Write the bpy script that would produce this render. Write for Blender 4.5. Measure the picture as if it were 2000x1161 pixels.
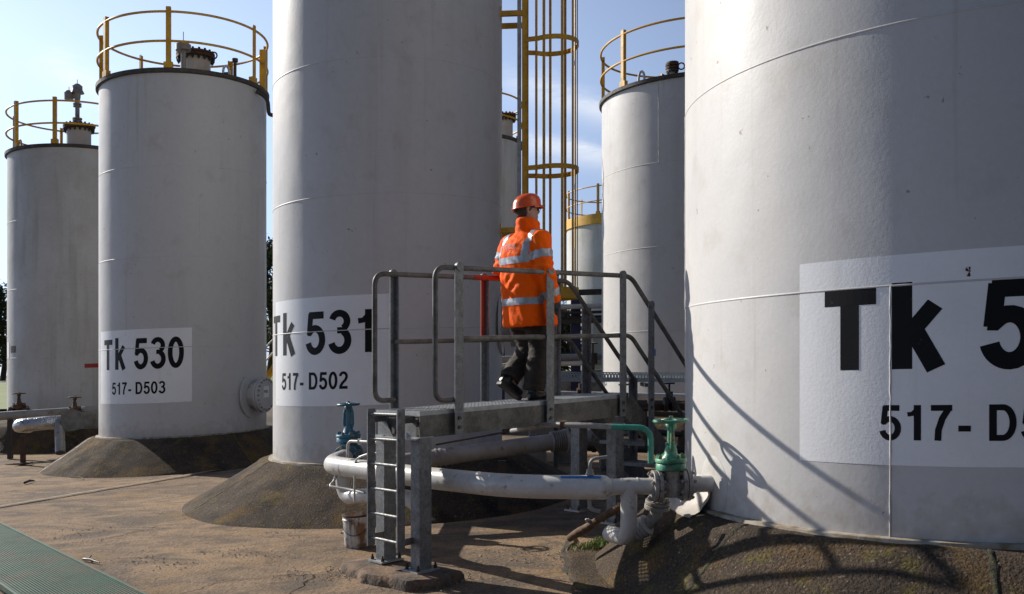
import bpy, math, random
from mathutils import Vector, Matrix, noise
from mathutils.bvhtree import BVHTree
R = math.radians
S = bpy.context.scene
for o in list(bpy.data.objects): bpy.data.objects.remove(o)

# ------------------------------------------------------------------ camera, sky, sun
F = 1780.0                       # focal length in photo pixels (2000 wide)
EYE = 1.65
FALL = 0.0373                    # the yard falls gently towards the left (x) : 2 degrees
cam = bpy.data.cameras.new('camera'); camo = bpy.data.objects.new('camera', cam)
S.collection.objects.link(camo); S.camera = camo
camo.location = (0, 0, EYE); camo.rotation_euler = (R(90), 0, 0)
cam.sensor_width = 36; cam.lens = F / 2000 * 36
cam.shift_y = (695 - 580.5) / 2000
cam.clip_start = .05; cam.clip_end = 3000
S.render.resolution_x = 1024; S.render.resolution_y = 594

SUN_AZ, SUN_EL = 145.0, 27.5     # math azimuth from +x, degrees
w = bpy.data.worlds.new('World'); S.world = w; w.use_nodes = True
nt = w.node_tree; N = nt.nodes; L = nt.links
bg = N['Background']
sky = N.new('ShaderNodeTexSky'); sky.sky_type = 'NISHITA'; sky.sun_disc = False
sky.sun_elevation = R(SUN_EL); sky.sun_rotation = R(90 - SUN_AZ)
sky.air_density = 1.0; sky.dust_density = 1.0; sky.ozone_density = 1.2; sky.altitude = 50
bg.inputs['Strength'].default_value = 0.05
# thin cirrus streaks, laid out by direction on the sky dome
tc = N.new('ShaderNodeTexCoord')
def vmath(op, a, b=None):
    n = N.new('ShaderNodeVectorMath'); n.operation = op; L.new(a, n.inputs[0])
    if b is not None: n.inputs[1].default_value = b
    return n
def math_(op, a, b, c=None, clamp=False):
    n = N.new('ShaderNodeMath'); n.operation = op; n.use_clamp = clamp
    for i, v in enumerate((a, b, c)):
        if v is None: continue
        if isinstance(v, (int, float)): n.inputs[i].default_value = v
        else: L.new(v, n.inputs[i])
    return n.outputs[0]
def dirof(px, py):
    h = 695 - FALL * (px - 1000)
    return Vector(((px - 1000) / F, 1, (695 - py) / F)).normalized()
fac = None
nz = N.new('ShaderNodeTexNoise'); nz.inputs['Scale'].default_value = 9; nz.inputs['Detail'].default_value = 8
nz.inputs['Roughness'].default_value = .65
mp = N.new('ShaderNodeMapping'); mp.inputs['Rotation'].default_value = (0, R(-22), 0); mp.inputs['Scale'].default_value = (1, 1, 4)
L.new(tc.outputs['Generated'], mp.inputs[0]); L.new(mp.outputs[0], nz.inputs['Vector'])
for (p0, p1, wd, st) in (((70, 125), (330, 225), .014, .85), ((975, 150), (1260, 245), .016, .75), ((960, 262), (1250, 330), .012, .7), ((-300, 60), (-60, 110), .03, .5), ((1300, 330), (1700, 420), .02, .6)):
    a, b = dirof(*p0), dirof(*p1); mid = (a + b).normalized(); along = (b - a).normalized(); up = mid.cross(along).normalized()
    half = (b - a).length / 2
    d1 = vmath('DOT_PRODUCT', tc.outputs['Generated'], tuple(up)).outputs['Value']
    d2 = vmath('DOT_PRODUCT', tc.outputs['Generated'], tuple(along)).outputs['Value']
    off = math_('MULTIPLY_ADD', nz.outputs['Fac'], .035, -.0175)
    d1 = math_('ADD', d1, off)
    g1 = math_('DIVIDE', d1, wd); g1 = math_('MULTIPLY', g1, g1); g1 = math_('MULTIPLY', g1, -1.0); g1 = math_('EXPONENT', g1, 0.0)
    g2 = math_('SUBTRACT', d2, mid.dot(along)); g2 = math_('DIVIDE', g2, half); g2 = math_('MULTIPLY', g2, g2); g2 = math_('MULTIPLY', g2, g2); g2 = math_('MULTIPLY', g2, -1.2); g2 = math_('EXPONENT', g2, 0.0)
    g = math_('MULTIPLY', g1, g2); g = math_('MULTIPLY', g, st)
    fac = g if fac is None else math_('ADD', fac, g, clamp=True)
tex = math_('MULTIPLY_ADD', nz.outputs['Fac'], 2.4, -.7, clamp=True)
fac = math_('MULTIPLY', fac, tex, clamp=True)
veil = math_('MULTIPLY_ADD', nz.outputs['Fac'], .5, -.22, clamp=True)

mx = N.new('ShaderNodeMix'); mx.data_type = 'RGBA'
# forward-scattering aureole round the sun (thin high cloud), a smooth lobe on the sky dome
sv = (math.cos(R(SUN_AZ)) * math.cos(R(SUN_EL)), math.sin(R(SUN_AZ)) * math.cos(R(SUN_EL)), math.sin(R(SUN_EL)))
dt = vmath('DOT_PRODUCT', tc.outputs['Generated'], sv).outputs['Value']
dt = math_('MAXIMUM', dt, 0.0); lobe = math_('POWER', dt, 1.3)
sep = N.new('ShaderNodeSeparateXYZ'); L.new(tc.outputs['Generated'], sep.inputs[0])
lobe = math_('MULTIPLY', lobe, math_('MULTIPLY_ADD', sep.outputs['Z'], -2.2, 1.6, clamp=True))   # denser towards the horizon
tint = N.new('ShaderNodeMix'); tint.data_type = 'RGBA'; tint.blend_type = 'MULTIPLY'; tint.inputs['Factor'].default_value = 1
L.new(sky.outputs[0], tint.inputs[6]); tint.inputs[7].default_value = (.52, .64, .86, 1)
glow = N.new('ShaderNodeMix'); glow.data_type = 'RGBA'; glow.inputs[6].default_value = (0, 0, 0, 1); glow.inputs[7].default_value = (11.9, 14.6, 20.0, 1)
L.new(lobe, glow.inputs['Factor'])
addc = N.new('ShaderNodeMix'); addc.data_type = 'RGBA'; addc.blend_type = 'ADD'; addc.inputs['Factor'].default_value = 1
L.new(tint.outputs[2], addc.inputs[6]); L.new(glow.outputs[2], addc.inputs[7])
L.new(fac, mx.inputs['Factor']); L.new(addc.outputs[2], mx.inputs[6]); mx.inputs[7].default_value = (17.5, 17.8, 18.0, 1)
L.new(mx.outputs[2], bg.inputs['Color'])

sd = bpy.data.lights.new('sun', 'SUN'); sd.energy = 5.0; sd.angle = R(.5); sd.color = (1, .93, .83)
so = bpy.data.objects.new('sun', sd); S.collection.objects.link(so); so.location = (-20, 12, 14)
dv = Vector((math.cos(R(SUN_AZ)) * math.cos(R(SUN_EL)), math.sin(R(SUN_AZ)) * math.cos(R(SUN_EL)), math.sin(R(SUN_EL))))
so.rotation_euler = dv.to_track_quat('Z', 'Y').to_euler()
S.view_settings.view_transform = 'Standard'; S.view_settings.look = 'None'
S.view_settings.exposure = 0.26; S.view_settings.gamma = 1
S.render.engine = 'CYCLES'

# ------------------------------------------------------------------ helpers
def W(p): return Vector((p[0], p[1], p[2] + FALL * p[0]))
def P(px, py, Y):
    """site point seen at a photo pixel at depth Y"""
    return Vector(((px - 1000) / F * Y, Y, EYE + (695 - FALL * (px - 1000) - py) / F * Y))
def GP(px, py, z=0):
    """point on level z under a photo pixel"""
    Y = (EYE - z) * F / (py - (695 - FALL * (px - 1000)))
    return P(px, py, Y)
rnd = random.Random(7)

class MB:
    def __init__(s): s.v = []; s.f = []; s.m = []; s.mi = 0
    def add(s, vs, fs):
        b = len(s.v); s.v += [Vector(v) for v in vs]
        for f in fs: s.f.append([i + b for i in f]); s.m.append(s.mi)
        return s
    def obox(s, c, ax, ay, az):
        """box with half-axis vectors"""
        c, ax, ay, az = map(Vector, (c, ax, ay, az)); vs = []
        for k in (-1, 1):
            for (i, j) in ((-1, -1), (1, -1), (1, 1), (-1, 1)): vs.append(c + i * ax + j * ay + k * az)
        return s.add(vs, [(0, 3, 2, 1), (4, 5, 6, 7), (0, 1, 5, 4), (1, 2, 6, 5), (2, 3, 7, 6), (3, 0, 4, 7)])
    def box(s, c, size, rot=0):
        cs, sn = math.cos(rot), math.sin(rot)
        return s.obox(c, (cs * size[0] / 2, sn * size[0] / 2, 0), (-sn * size[1] / 2, cs * size[1] / 2, 0), (0, 0, size[2] / 2))
    def beam(s, a, b, wd, ht, up=(0, 0, 1)):
        a, b = Vector(a), Vector(b); d = (b - a); ln = d.length; d.normalize(); up = Vector(up)
        side = d.cross(up)
        if side.length < 1e-4: side = d.cross(Vector((1, 0, 0)))
        side.normalize(); u = side.cross(d).normalized()
        return s.obox((a + b) / 2, d * ln / 2, side * wd / 2, u * ht / 2)
    def tube(s, pts, r, n=10, cap=True, closed=False):
        pts = [Vector(p) for p in pts]; m = len(pts); rings = []; prev = None
        rs = r if isinstance(r, (list, tuple)) else [r] * m
        for i, p in enumerate(pts):
            a = pts[(i - 1) % m] if (i > 0 or closed) else p
            b = pts[(i + 1) % m] if (i < m - 1 or closed) else p
            t = (b - a).normalized()
            if prev is None:
                u = Vector((0, 0, 1)) if abs(t.z) < .9 else Vector((1, 0, 0))
                u = (u - t * u.dot(t)).normalized()
            else:
                u = (prev - t * prev.dot(t)).normalized()
            prev = u; vv = t.cross(u)
            rings.append([p + rs[i] * (math.cos(2 * math.pi * k / n) * u + math.sin(2 * math.pi * k / n) * vv) for k in range(n)])
        b0 = len(s.v); vs = [q for rg in rings for q in rg]; fs = []
        for i in range(m if closed else m - 1):
            j = (i + 1) % m
            for k in range(n): fs.append((i * n + k, i * n + (k + 1) % n, j * n + (k + 1) % n, j * n + k))
        if cap and not closed: fs.append(tuple(range(n))[::-1]); fs.append(tuple((m - 1) * n + k for k in range(n)))
        return s.add(vs, fs)
    def lathe(s, prof, c=(0, 0, 0), axis=(0, 0, 1), n=32, a0=0, a1=2 * math.pi):
        """profile of (radius, height) turned about an axis through c"""
        c = Vector(c); az = Vector(axis).normalized()
        if abs(az.z) > .99: ux, uy = Vector((1, 0, 0)), Vector((0, 1, 0)) * (1 if az.z > 0 else -1)
        else: ux = Vector((0, 0, 1)).cross(az).normalized(); uy = az.cross(ux)
        full = abs(a1 - a0 - 2 * math.pi) < 1e-6; nn = n if full else n + 1; vs = []
        for (rr, h) in prof:
            for k in range(nn):
                a = a0 + (a1 - a0) * k / n
                vs.append(c + az * h + rr * (math.cos(a) * ux + math.sin(a) * uy))
        fs = []
        for i in range(len(prof) - 1):
            for k in range(n):
                k2 = (k + 1) % nn
                fs.append((i * nn + k, i * nn + k2, (i + 1) * nn + k2, (i + 1) * nn + k))
        return s.add(vs, fs)
    def disc(s, c, r, h, axis=(0, 0, 1), n=24, bev=0.0):
        b = bev
        return s.lathe([(0, -h / 2), (r - b, -h / 2), (r, -h / 2 + b), (r, h / 2 - b), (r - b, h / 2), (0, h / 2)], c, axis, n)
    def ring(s, c, r, t, n=40, axis=(0, 0, 1), m=8):
        c = Vector(c); az = Vector(axis).normalized()
        if abs(az.z) > .99: ux, uy = Vector((1, 0, 0)), Vector((0, 1, 0))
        else: ux = Vector((0, 0, 1)).cross(az).normalized(); uy = az.cross(ux)
        return s.tube([c + r * (math.cos(2 * math.pi * k / n) * ux + math.sin(2 * math.pi * k / n) * uy) for k in range(n)], t, m, closed=True)
    def loft(s, rings, cap=True):
        n = len(rings[0]); vs = [q for rg in rings for q in rg]; fs = []
        for i in range(len(rings) - 1):
            for k in range(n): fs.append((i * n + k, i * n + (k + 1) % n, (i + 1) * n + (k + 1) % n, (i + 1) * n + k))
        if cap: fs.append(tuple(range(n))[::-1]); fs.append(tuple((len(rings) - 1) * n + k for k in range(n)))
        return s.add(vs, fs)

def bend(pts, r, n=6):
    """round the corners of a polyline"""
    pts = [Vector(p) for p in pts]; out = [pts[0]]
    for i in range(1, len(pts) - 1):
        a, b, c = pts[i - 1], pts[i], pts[i + 1]
        rr = min(r, (a - b).length * .49, (c - b).length * .49)
        p0 = b + (a - b).normalized() * rr; p1 = b + (c - b).normalized() * rr
        for k in range(n + 1):
            t = k / n; out.append((1 - t) ** 2 * p0 + 2 * t * (1 - t) * b + t * t * p1)
    out.append(pts[-1]); return out

ORIGIN = {}
def mesh(name, mb, mats, parent=None, base=None, smooth=35, kind=None):
    me = bpy.data.meshes.new(name)
    if parent is not None:
        root = parent
        while root.name not in ORIGIN: root = root.parent
        og = ORIGIN[root.name]
    else: og = W(base if base is not None else (0, 0, 0))
    me.from_pydata([tuple(W(v) - og) for v in mb.v], [], mb.f)
    mats = mats if isinstance(mats, (list, tuple)) else [mats]
    for m in mats: me.materials.append(m)
    if len(mats) > 1:
        for p, i in zip(me.polygons, mb.m): p.material_index = i
    me.validate()
    if smooth:
        me.polygons.foreach_set('use_smooth', [True] * len(me.polygons)); me.set_sharp_from_angle(angle=R(smooth))
    o = bpy.data.objects.new(name, me); S.collection.objects.link(o)
    if parent is not None: o.parent = parent
    else: o.location = og; ORIGIN[o.name] = og
    if kind: o['kind'] = kind
    return o
def tag(o, label, cat, group=None, kind=None):
    o['label'] = label; o['category'] = cat
    if group: o['group'] = group
    if kind: o['kind'] = kind
    return o
def thing(name, label, cat, base, group=None):
    o = bpy.data.objects.new(name, None); S.collection.objects.link(o)
    o.empty_display_size = .1; og = W(base); o.location = og; ORIGIN[o.name] = og
    return tag(o, label, cat, group)
def dup(root, base, label, cat=None):
    def cp(o, par):
        c = o.copy(); S.collection.objects.link(c)
        if par is not None: c.parent = par
        for ch in list(o.children): cp(ch, c)
        return c
    c = cp(root, None); og = W(base); c.location = og; ORIGIN[c.name] = og; c['label'] = label
    return c

# ------------------------------------------------------------------ materials
def mat(name, col, rough=.5, metal=0.0, col2=None, scale=3, thr=(.4, .65), fine=.12, fscale=40, bump=0.0, bscale=60, spec=.5, streak=None, extra=None, streak2=None, splash=None, ripple=0., bdist=.01):
    m = bpy.data.materials.new(name); m.use_nodes = True; nt = m.node_tree; n = nt.nodes; l = nt.links
    b = n['Principled BSDF']; b.inputs['Roughness'].default_value = rough; b.inputs['Metallic'].default_value = metal
    b.inputs['Specular IOR Level'].default_value = spec
    geo = n.new('ShaderNodeNewGeometry'); pos = geo.outputs['Position']
    def mapped(sc):
        mp = n.new('ShaderNodeMapping'); mp.inputs['Scale'].default_value = sc; l.new(pos, mp.inputs[0]); return mp.outputs[0]
    def nzt(sc, detail=6, vec=None, rg=.6):
        t = n.new('ShaderNodeTexNoise'); t.inputs['Scale'].default_value = sc; t.inputs['Detail'].default_value = detail
        t.inputs['Roughness'].default_value = rg; l.new(vec or pos, t.inputs['Vector']); return t.outputs['Fac']
    def ramp(f, lo, hi, a=0., bb=1.):
        r = n.new('ShaderNodeMapRange'); r.inputs[1].default_value = lo; r.inputs[2].default_value = hi
        r.inputs[3].default_value = a; r.inputs[4].default_value = bb; l.new(f, r.inputs[0]); return r.outputs[0]
    def mix(f, a, bb, typ='MIX'):
        x = n.new('ShaderNodeMix'); x.data_type = 'RGBA'; x.blend_type = typ
        for sock, v in ((x.inputs['Factor'], f), (x.inputs[6], a), (x.inputs[7], bb)):
            if isinstance(v, (int, float)): sock.default_value = v
            elif isinstance(v, tuple): sock.default_value = (*v, 1)
            else: l.new(v, sock)
        return x.outputs[2]
    c = col
    if col2 is not None:
        c = mix(ramp(nzt(scale), *thr), col, col2)
    if streak:
        scol, ssc, slo, shi, samt = streak
        sv = nzt(1, 5, mapped((ssc, ssc, .35)))
        c = mix(ramp(sv, slo, shi, 0, samt), c, scol)
    if streak2:
        scol, ssc, slo, shi, samt = streak2
        c = mix(ramp(nzt(1, 6, mapped((ssc, ssc, .22))), slo, shi, 0, samt), c, scol)
    if splash:                                              # mud splashed up from the ground, ragged edge
        sp = n.new('ShaderNodeSeparateXYZ'); l.new(pos, sp.inputs[0])
        h1 = n.new('ShaderNodeMath'); h1.operation = 'MULTIPLY_ADD'; l.new(sp.outputs['X'], h1.inputs[0]); h1.inputs[1].default_value = -FALL; l.new(sp.outputs['Z'], h1.inputs[2])
        h2 = n.new('ShaderNodeMath'); h2.operation = 'MULTIPLY_ADD'; l.new(nzt(9, 7), h2.inputs[0]); h2.inputs[1].default_value = -.9; l.new(h1.outputs[0], h2.inputs[2])
        c = mix(ramp(h2.outputs[0], .02, .32, splash[1], 0), c, splash[0])
    if extra:
        for (ec, esc, lo, hi, amt) in extra:
            c = mix(ramp(nzt(esc, 8), lo, hi, 0, amt), c, ec)
    if fine:
        g = ramp(nzt(fscale, 4), .3, .7, 1 - fine, 1 + fine)
        cc = n.new('ShaderNodeCombineColor'); 
        for i in range(3): l.new(g, cc.inputs[i])
        c = mix(1.0, c, cc.outputs[0], 'MULTIPLY')
    if isinstance(c, tuple): b.inputs['Base Color'].default_value = (*c, 1)
    else: l.new(c, b.inputs['Base Color'])
    if bump:
        bp = n.new('ShaderNodeBump'); bp.inputs['Strength'].default_value = bump; bp.inputs['Distance'].default_value = bdist
        l.new(nzt(bscale, 5), bp.inputs['Height']); l.new(bp.outputs[0], b.inputs['Normal'])
        if ripple:
            b2 = n.new('ShaderNodeBump'); b2.inputs['Strength'].default_value = ripple; b2.inputs['Distance'].default_value = .05
            l.new(nzt(1.3, 2), b2.inputs['Height']); l.new(b2.outputs[0], bp.inputs['Normal'])
    rr = ramp(nzt(scale * 2), .3, .7, max(.05, rough - .1), min(1, rough + .1)); l.new(rr, b.inputs['Roughness'])
    m['_n'] = 0
    return m
GREY = (.30, .30, .30)
M = {}
TX = dict(streak2=((.30, .22, .15), 9, .60, .74, .30), splash=((.30, .23, .16), .42), ripple=.22)
SPOT = [((.20, .12, .07), 13, .685, .715, .7), ((.42, .38, .33), 3.1, .56, .70, .35)]
M['tank'] = mat('tank_paint', (.565, .56, .555), .5, col2=(.555, .545, .53), scale=.8, fine=.03, fscale=14, bump=.12, bscale=28, streak=((.38, .36, .33), 3.5, .54, .8, .35), extra=SPOT, spec=.3, **TX)
M['tankn'] = mat('tank_paint_orange_peel', (.565, .56, .555), .48, col2=(.55, .54, .525), scale=.8, fine=.03, fscale=30, bump=.16, bscale=36, streak=((.42, .39, .36), 4, .56, .8, .3), extra=SPOT, spec=.3, **{**TX, 'bdist': .006})
M['tankd'] = mat('tank_paint_weathered', (.57, .565, .55), .55, col2=(.50, .49, .46), scale=.9, fine=.04, fscale=14, bump=.12, bscale=30, streak=((.20, .20, .15), 3, .54, .78, .5), extra=SPOT, spec=.25, **TX)
M['sign'] = mat('sign_paint', (.86, .87, .88), .33, col2=(.80, .81, .82), scale=2, fine=.015, bump=.22, bscale=50, bdist=.005, streak=((.45, .42, .38), 7, .60, .8, .35), extra=[((.45, .42, .38), 10, .72, .8, .5)])
M['letter'] = mat('letter_black', (.008, .008, .009), .5, fine=.1, fscale=8, spec=.18, extra=[((.12, .12, .12), 17, .66, .71, .6)])
M['rust'] = mat('rust', (.09, .045, .025), .8, col2=(.045, .03, .022), scale=9, bump=.3)
M['rim'] = mat('rim_weathered', (.085, .075, .065), .7, col2=(.05, .04, .03), scale=8, bump=.2)
M['yellow'] = mat('yellow_paint', (.74, .41, .022), .5, col2=(.58, .30, .02), scale=6, fine=.1, bump=.1, extra=[((.12, .06, .02), 14, .62, .7, .7)])
M['galv'] = mat('galvanised_steel', (.205, .21, .215), .5, .15, col2=(.13, .135, .14), scale=16, fine=.3, fscale=60, bump=.08, extra=[((.09, .075, .05), 3, .56, .72, .5)])
M['galvd'] = mat('galvanised_steel_weathered', (.17, .16, .145), .6, .1, col2=(.085, .08, .07), scale=7, fine=.25, fscale=50, bump=.12, extra=[((.09, .06, .03), 4, .58, .72, .5)])
M['galvl'] = mat('galvanised_steel_bright', (.42, .43, .43), .42, .2, col2=(.3, .31, .31), scale=20, fine=.15)
M['trayg'] = mat('tray_zinc', (.55, .57, .56), .4, .3, col2=(.4, .42, .42), scale=9)
M['redpaint'] = mat('red_paint', (.30, .04, .025), .45, col2=(.3, .05, .03), scale=8)
M['pipe'] = mat('pipe_white', (.55, .54, .51), .36, col2=(.48, .46, .43), scale=3, fine=.08, fscale=30, bump=.1, extra=[((.16, .12, .07), 13, .60, .68, .7), ((.3, .24, .16), 4, .58, .72, .5)])
M['pipeg'] = mat('pipe_grey', (.30, .295, .29), .45, col2=(.22, .21, .2), scale=5, fine=.1, bump=.1, extra=[((.12, .07, .04), 11, .60, .68, .8)])
M['cast'] = mat('valve_body_grey', (.33, .32, .30), .5, col2=(.2, .17, .14), scale=11, fine=.2, bump=.35, bscale=50, extra=[((.13, .06, .03), 16, .60, .66, .8)])
M['green'] = mat('valve_green', (.055, .25, .145), .42, col2=(.08, .33, .2), scale=12, fine=.2, bump=.2, extra=[((.32, .24, .10), 15, .55, .62, .8), ((.07, .03, .015), 24, .58, .64, .85), ((.02, .09, .06), 7, .5, .62, .6)])
M['blue'] = mat('valve_blue', (.035, .14, .21), .42, col2=(.06, .2, .28), scale=12, fine=.2, bump=.2, extra=[((.3, .3, .24), 15, .57, .63, .75), ((.08, .035, .02), 26, .58, .64, .8), ((.015, .06, .10), 7, .5, .62, .6)])
M['teal'] = mat('pipe_green', (.03, .2, .15), .4, col2=(.05, .24, .18), scale=8, fine=.1)
M['navy'] = mat('navy_paint', (.018, .02, .075), .45, fine=.1)
M['bluep'] = mat('blue_marker', (.02, .14, .42), .4, fine=.3, fscale=60)
M['dark'] = mat('dark_metal', (.035, .032, .03), .6, col2=(.06, .04, .03), scale=9, bump=.2)
M['alu'] = mat('cladding_aluminium', (.62, .62, .63), .3, .8, col2=(.45, .45, .46), scale=9, bump=.6, bscale=14, bdist=.03)
M['cladd'] = mat('cladding_dull', (.26, .25, .23), .6, .3, col2=(.13, .12, .08), scale=5, bump=.4, bscale=14, bdist=.02)
M['asph'] = mat('plinth_bitumen', (.082, .060, .043), .95, col2=(.046, .036, .028), scale=2.2, fine=.5, fscale=60, bump=.9, bscale=50, bdist=.022, spec=.2, extra=[((.17, .10, .03), 1.8, .52, .66, .75), ((.13, .11, .03), 5, .56, .66, .6), ((.024, .02, .018), 3.3, .56, .70, .7), ((.26, .20, .15), 42, .61, .67, .8), ((.02, .016, .013), 55, .60, .68, .8)])
M['moss'] = mat('moss_strip', (.15, .10, .025), .95, col2=(.08, .065, .03), scale=14, fine=.5, fscale=60, bump=.9, bdist=.02)
M['mossd'] = mat('dark_joint', (.03, .026, .018), .95, col2=(.06, .06, .02), scale=10, fine=.5, bump=.9, bdist=.02)
M['lip'] = mat('grout_lip', (.42, .38, .32), .7, col2=(.2, .14, .07), scale=10, bump=.4)
M['bucket'] = mat('bucket_plastic', (.60, .58, .54), .4, col2=(.26, .15, .09), scale=7, thr=(.47, .58), fine=.1, streak=((.035, .02, .015), 16, .56, .62, .9))
M['orangeh'] = mat('helmet_orange', (.62, .085, .012), .25, fine=.04, spec=.6)
M['jacket'] = mat('hivis_orange', (1.0, .135, .002), .7, col2=(1.0, .115, .002), scale=6, fine=.04, bump=.5, bscale=14, bdist=.015, spec=.12)
M['refl'] = mat('reflective_tape', (.42, .43, .45), .35, .3, col2=(.3, .31, .33), scale=14, fine=.08, fscale=50)
M['trous'] = mat('trousers_dark', (.036, .026, .018), .85, col2=(.02, .015, .011), scale=7, fine=.2, bump=.6, bscale=14, bdist=.02)
M['boot'] = mat('boot_black', (.012, .012, .012), .35, fine=.2, bump=.3)
M['skin'] = mat('skin', (.42, .22, .15), .5, fine=.06, fscale=30)
M['hair'] = mat('hair', (.05, .03, .02), .7, fine=.4, fscale=90, bump=.5, bscale=120)
M['glass'] = mat('spectacles_frame', (.02, .02, .02), .3)
M['leaf'] = mat('leaves_dark', (.045, .06, .018), .7, col2=(.09, .085, .03), scale=1.4, fine=.4, fscale=6)
M['leafy'] = mat('leaves_dry', (.11, .085, .045), .8, col2=(.06, .06, .03), scale=1.2, fine=.4, fscale=6)
M['bark'] = mat('bark', (.06, .045, .032), .9, bump=.6)
M['wood'] = mat('old_timber', (.16, .09, .05), .85, col2=(.07, .045, .03), scale=9, fine=.3, bump=.7, bscale=40)
M['grassm'] = mat('grass', (.13, .19, .03), .8, col2=(.2, .22, .06), scale=2, fine=.3)
M['rubble'] = mat('gravel_ground', (.15, .12, .09), .9, col2=(.09, .075, .06), scale=1, fine=.5, fscale=30, bump=.6)
M['tar'] = mat('road_asphalt', (.16, .16, .16), .85, fine=.2)
M['tarmac'] = mat('ground_tarmac', (.05, .048, .045), .9, col2=(.035, .034, .032), scale=1, fine=.3, bump=.3)
M['concl'] = mat('joint_concrete', (.30, .24, .18), .9, col2=(.22, .17, .12), scale=6, fine=.2, bump=.2)
M['tread'] = M['galvd']
M['gred'] = mat('grating_green', (.035, .10, .062), .65, col2=(.025, .07, .045), scale=3, extra=[((.12, .09, .06), 2.2, .50, .66, .6)], fine=.25, fscale=50, bump=.2)
M['gdark'] = mat('grating_gap', (.035, .035, .03), .8)
M['redl'] = mat('label_red', (.35, .02, .02), .5)
M['stone'] = mat('light_stones', (.36, .32, .27), .9, fine=.3)

# concrete yard: warm tan, grey and ochre patches, puddle stains, fine grit
def yard_mat():
    m = bpy.data.materials.new('yard_concrete'); m.use_nodes = True; nt = m.node_tree; n = nt.nodes; l = nt.links
    b = n['Principled BSDF']; b.inputs['Roughness'].default_value = .9; b.inputs['Specular IOR Level'].default_value = .25
    pos = n.new('ShaderNodeNewGeometry').outputs['Position']
    def nz(sc, d=8, rot=0, sx=1, sy=1, dist=0.):
        mp = n.new('ShaderNodeMapping'); mp.inputs['Rotation'].default_value = (0, 0, rot); mp.inputs['Scale'].default_value = (sx, sy, 1); l.new(pos, mp.inputs[0])
        t = n.new('ShaderNodeTexNoise'); t.inputs['Scale'].default_value = sc; t.inputs['Detail'].default_value = d; t.inputs['Roughness'].default_value = .62
        t.inputs['Distortion'].default_value = dist; l.new(mp.outputs[0], t.inputs['Vector']); return t.outputs['Fac']
    def rg(f, lo, hi, a=0., bb=1.):
        r = n.new('ShaderNodeMapRange'); r.inputs[1].default_value = lo; r.inputs[2].default_value = hi; r.inputs[3].default_value = a; r.inputs[4].default_value = bb
        l.new(f, r.inputs[0]); return r.outputs[0]
    def mix(f, a, bb, typ='MIX'):
        x = n.new('ShaderNodeMix'); x.data_type = 'RGBA'; x.blend_type = typ
        for sock, v in ((x.inputs['Factor'], f), (x.inputs[6], a), (x.inputs[7], bb)):
            if isinstance(v, (int, float)): sock.default_value = v
            elif isinstance(v, tuple): sock.default_value = (*v, 1)
            else: l.new(v, sock)
        return x.outputs[2]
    c = mix(rg(nz(.5, dist=.6), .38, .62), (.335, .225, .130), (.225, .157, .102))
    c = mix(rg(nz(.9, sx=1, sy=2.2, rot=.5, dist=1.0), .46, .60, 0, .85), c, (.115, .090, .070))
    c = mix(rg(nz(.7, sx=1, sy=1.6, rot=-.3), .55, .68, 0, .7), c, (.27, .16, .055))
    c = mix(rg(nz(1.7, dist=1.2), .56, .62, 0, .35), c, (.07, .055, .042))
    c = mix(rg(nz(3.2), .50, .68, 0, .6), c, (.075, .058, .045))
    c = mix(rg(nz(11), .58, .70, 0, .55), c, (.06, .045, .035))
    c = mix(rg(nz(38, 4), .58, .68, 0, .7), c, (.38, .31, .24))
    c = mix(rg(nz(48, 4), .58, .67, 0, .8), c, (.06, .045, .035))
    c = mix(rg(nz(20, 6, sx=.35, sy=2.5, rot=.35), .55, .68, 0, .55), c, (.085, .065, .05))
    l.new(c, b.inputs['Base Color'])
    bp = n.new('ShaderNodeBump'); bp.inputs['Strength'].default_value = .9; bp.inputs['Distance'].default_value = .02
    l.new(nz(30, 7), bp.inputs['Height']); l.new(bp.outputs[0], b.inputs['Normal'])
    return m
M['yard'] = yard_mat()

# ------------------------------------------------------------------ ground
def sheet(name, poly, z, m, kind='structure', sub=0):
    mb = MB(); mb.add([(x, y, z) for x, y in poly], [tuple(range(len(poly)))])
    o = mesh(name, mb, m, smooth=0); o['kind'] = kind; return o
def hnoise(x, y, s=1.0): return noise.noise(Vector((x * s, y * s, 3.7)))
def grid(name, x0, x1, y0, y1, nx, ny, fz, m, kind='structure'):
    mb = MB(); vs = []; fs = []
    for j in range(ny + 1):
        for i in range(nx + 1):
            x = x0 + (x1 - x0) * i / nx; y = y0 + (y1 - y0) * j / ny; vs.append((x, y, fz(x, y)))
    for j in range(ny):
        for i in range(nx):
            a = j * (nx + 1) + i; fs.append((a, a + 1, a + nx + 2, a + nx + 1))
    mb.add(vs, fs); o = mesh(name, mb, m, smooth=60); o['kind'] = kind; return o
# concrete yard inside the bund, reaching back past the tanks
grid('yard_floor', -16, 14, 1.2, 25, 150, 120, lambda x, y: .012 * hnoise(x, y, .8) + .004 * hnoise(x, y, 4) - .006, M['yard'])
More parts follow.
